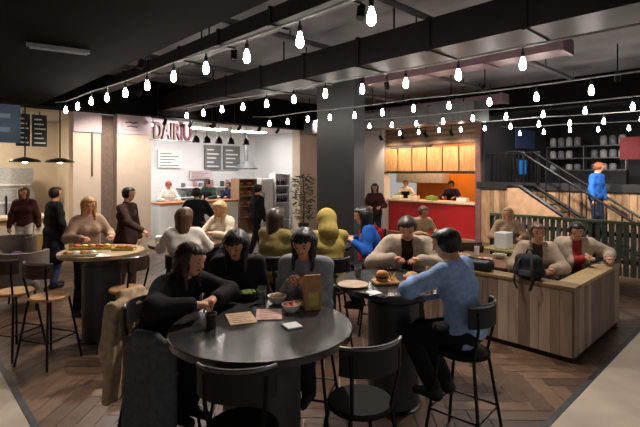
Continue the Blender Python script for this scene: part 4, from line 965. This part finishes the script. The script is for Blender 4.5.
def burger(px, py, label, z=H):
    t = empty('burger_basket', at(px, py, z), .2, label, 'food', 'burgers on the second table')
    MB().box(-.11, .11, -.08, .08, 0, .03).build('tray', KRAFT, t, bevel=.012)
    MB().lathe([(.04, .03), (.05, .035), (.05, .055)], 20, (-.035, 0, 0)).build('lower_bun', BRF, t); MB().lathe([(.052, .055), (.054, .062), (.052, .072)], 20, (-.035, 0, 0)).build('patty', mat('patty', (70, 42, 28), .7), t)
    MB().lathe([(.053, .072), (.052, .09), (.038, .11), (.01, .118)], 20, (-.035, 0, 0)).build('upper_bun', mat('bun', (196, 128, 66), .5, 0, .1), t)
    mb = MB(); rr = random.Random(2)
    for i in range(16): x, y = .05+rr.uniform(-.035, .035), rr.uniform(-.055, .055); mb.tube([(x, y, .03+.03*rr.random()), (x+rr.uniform(-.03, .03), y+rr.uniform(-.03, .03), .05+.04*rr.random())], .006, 4)
    mb.build('fries', mat('fries', (226, 184, 100), .6), t, smooth=False)
burger(386, 284, 'burger with fries in a kraft tray before the man in the taupe shirt')
t = empty('sandwich_wrap', at(412, 282), .4, 'pink paper wrapped sandwich on the second table', 'food')
MB().lathe([(.03, 0), (.06, .02), (.065, .05), (.04, .08), (.01, .09)], 16).build('filling', BRF, t); MB().lathe([(.05, 0), (.075, .03), (.08, .05), (.077, .05), (.06, .02)], 9).build('paper', mat('pink paper', (224, 150, 150), .8), t, smooth=False)
for i, (px, py, lb) in enumerate(((374, 294, 'folded napkin in the middle of the second table'), (292, 327, 'folded napkin at the right of the menus on the nearest table'))):
    o = MB().box(-.05, .05, -.05, .05, 0, .012).build('napkin', WHITE, None, at(px, py), .5, bevel=.003, smooth=False); tag(o, 'white '+lb, 'napkin')
o = MB().box(-.035, .035, -.07, .07, 0, .009).build('phone', mat('phone glass', (14, 14, 16), .1), None, at(379, 297), .9, bevel=.004, smooth=False); tag(o, 'black phone lying at the near side of the second table', 'phone')
# the tray table at left
def tray(px, py, rz, L, Wt, m, label, fm, n):
    t = empty('food_tray', at(px, py), rz, label, 'tray', 'long trays at left')
    MB().box(-L/2, L/2, -Wt/2, Wt/2, 0, .012).box(-L/2, L/2, -Wt/2, -Wt/2+.01, .012, .03).box(-L/2, L/2, Wt/2-.01, Wt/2, .012, .03).build('board', m, t, smooth=False)
    for i in range(n): MB().ball((-L/2+.08+i*(L-.16)/max(1, n-1), 0, .035), .045, 8, .6).build('food_piece', fm[i % len(fm)], t)
YEL = mat('yellow tray', (196, 170, 76), .5); 
tray(80, 256, .25, .42, .16, mat('cream tray', (210, 196, 160), .5), 'cream tray at the near side of the tray table', [BRF, CERAM], 4); tray(92, 249, .15, .5, .15, YEL, 'yellow tray along the middle of the tray table', [REDF, YEL, BRF], 5); tray(124, 250, .1, .26, .12, YEL, 'second yellow tray, at the right of the tray table', [REDF, BRF], 3)
plate(104, 257, .09, 'white plate at the near right of the tray table', CERAM, None)
o = MB().box(-.1, .1, -.07, .07, 0, .13).build('napkin_box', WHITE, None, at(164, 246), .3, bevel=.008, smooth=False); tag(o, 'white napkin box on the dark table behind the white top', 'box')
plate(206, 245, .11, 'plate on the dark table behind the woman in white', CERAM, BRF)
o = MB().lathe([(.10, 0), (.12, .05), (.11, .12), (.04, .17)], 16).build('bag', cloth('purple bag cloth', (96, 62, 120)), None, (-4.87, 7.24, .552)); tag(o, 'purple soft bag on the small low table at left', 'bag')
# food inside the booth
bz = .75
for i, (a_, b_, lb, fm) in enumerate(((ac+1.35, bc+.8, 'bowl of orange food nearest the partition on the booth table', REDF), (ac+1.7, bc+.85, 'bowl of fried food on the booth table', BRF), (ac+1.35, bc+1.25, 'bowl of salad on the booth table', GREENF))):
    x, y = W(a_, b_); bowl(i, 0, lb, CERAM, fm, .1, loc=(x, y, bz+.002))
x, y = W(ac+1.7, bc+1.25); cup(0, 0, 'white paper cup on the booth table', CERAM, .13, .04, None, 'cup', loc=(x, y, bz+.002))
# backpack on the partition
xb, yb = W(ac+.47, bc+.06)
G = Field((-.25, -.22, -.2), (.25, .22, .4), .013)
G.cap((-.09, .0, .09), (.09, .0, .09), .085, k=.05); G.cap((-.075, .0, .2), (.075, .0, .2), .075, k=.05); G.cap((-.06, -.07, .07), (.06, -.07, .07), .05, k=.03)
V, Q = G.mesh(); PK = cloth('charcoal backpack cloth', (44, 46, 50)); o = np_obj('backpack', V, Q, PK); o.location = (xb, yb, .80); o.rotation_euler = (0, 0, ROT-PI/2); tag(o, 'dark backpack resting on top of the timber partition', 'backpack')
MB().tube([(-.04, .03, .27), (-.02, .03, .32), (.02, .03, .32), (.04, .03, .27)], .01, 6).build('handle', BLACK, o)
for sg in (-1, 1): MB().tube([(sg*.06, -.05, .25), (sg*.09, -.13, .15), (sg*.10, -.15, -.02), (sg*.07, -.145, -.1)], .016, 6, flat=.4).build('strap', BLACK, o)
MB().box(-.07, .07, -.125, -.118, .05, .11).build('pocket', mat('grey pocket', (74, 76, 80), .8), o, bevel=.004)
# ------------------------------------------------------------------ light, camera
def spot(name, a, b, z, ta, tb, tz, power, size=70, col=(1, .91, .81), r=.06, blend=.6):
    l = bpy.data.lights.new(name, 'SPOT'); l.energy = power; l.spot_size = math.radians(size); l.spot_blend = blend; l.color = col; l.shadow_soft_size = r
    o = bpy.data.objects.new(name, l); COL.objects.link(o); x, y = W(a, b); tx, ty = W(ta, tb); o.location = (x, y, z)
    o.rotation_euler = (Vector((tx, ty, tz))-Vector((x, y, z))).to_track_quat('-Z', 'Y').to_euler(); return o
def downlight(a, b, z, ta, tb, tz, power, label, size=75, col=(1, .91, .81)):
    t = bthing('stall_and_fill_spot', a, b, z, label, 'spot light', 'black spot lamps under the ceiling')
    d = Vector(W(ta, tb)+(tz,))-Vector(W(a, b)+(z,)); d.normalize(); c, s = math.cos(-ROT), math.sin(-ROT); d = Vector((d.x*c-d.y*s, d.x*s+d.y*c, d.z))
    MB().tube([-d*.09, d*.07], .05, 14).build('can', STEEL, t); MB().tube([(0, 0, .05), (0, 0, 4.3-z)], .012, 6).build('stem', STEEL, t)
    p = Vector((0, 0, 0))+d*.10; wp = W(a, b); c, s = math.cos(ROT), math.sin(ROT)
    l = spot('spot_light', a, b, z, ta, tb, tz, power, size, col); l.location = (wp[0]+p.x*c-p.y*s, wp[1]+p.x*s+p.y*c, z+p.z)
KEY = 1.0  # spot lamps labelled as added only lift dim tables, walls, stair and sign
downlight(2.0, 3.0, 3.8, 1.6, 2.2, 1.0, 190*KEY, 'added black spot lamp above the two nearest tables', 100)
downlight(4.6, 3.0, 3.8, 4.0, 2.6, 1.0, 200*KEY, 'added black spot lamp above the middle table', 100)
downlight(6.2, 2.2, 3.8, 5.6, 1.0, 1.0, 170*KEY, 'added black spot lamp above the tray table', 100)
downlight(1.0, 5.2, 3.7, .8, 4.9, .8, 130*KEY, 'added black spot lamp above the timber booth', 90)
downlight(3.0, 8.0, 3.7, 3.2, 11.3, 1.0, 380*KEY, 'added black spot lamp aimed at the pale timber wall', 80)
downlight(.8, 8.6, 3.7, 1.6, 11.0, .8, 280*KEY, 'added black spot lamp aimed at the stair', 80)
downlight(4.2, 6.3, 3.7, 4.0, 6.8, .8, 150*KEY, 'added black spot lamp above the low tables', 100)
downlight(8.3, 3.0, 3.7, 10.1, 2.9, 1.8, 210*KEY, 'added black spot lamp aimed at the tan wall', 80)
downlight(8.8, 8.4, 3.7, 8.8, 11.3, 1.8, 140*KEY, 'added black spot lamp aimed at the white wall beside the orange stall', 70)
downlight(1.2, 13.8, 3.9, 1.2, 15.8, 2.0, 130*KEY, 'added black spot lamp over the raised floor', 80)
downlight(8.7, 5.0, 3.15, 10.05, 4.7, 3.1, 90*KEY, 'added black spot lamp aimed at the maroon letters', 70, (1, .93, .86))
for i in range(4):
    aa = aO0+.4+i*(aO1-aO0-.8)/3
    downlight(aa, 10.7, 3.1, aa, 11.5, 2.25, 26*KEY, '%s of the four small spot lamps aimed at the orange panels' % ['rightmost', 'second from the right', 'third from the right', 'leftmost'][i], 105, (1, .82, .6))
w = bpy.data.worlds.new('hall air'); scene.world = w; w.use_nodes = True
w.node_tree.nodes['Background'].inputs['Color'].default_value = (.9, .88, .85, 1); w.node_tree.nodes['Background'].inputs['Strength'].default_value = .22
cam = bpy.data.cameras.new('camera'); cam.sensor_width = 36; cam.lens = F/640*36; cam.shift_y = (HY-213.5)/640; cam.clip_end = 100; cam.clip_start = .05
co = bpy.data.objects.new('camera', cam); COL.objects.link(co); co.location = (0, 0, CH); co.rotation_euler = (PI/2, 0, 0); scene.camera = co
vs = scene.view_settings; vs.view_transform = 'Standard'; vs.look = 'None'; vs.gamma = 1.0; vs.exposure = 1.0; vs.use_curve_mapping = False
scene.cycles.use_denoising = True; scene.cycles.use_light_tree = True; scene.cycles.max_bounces = 6
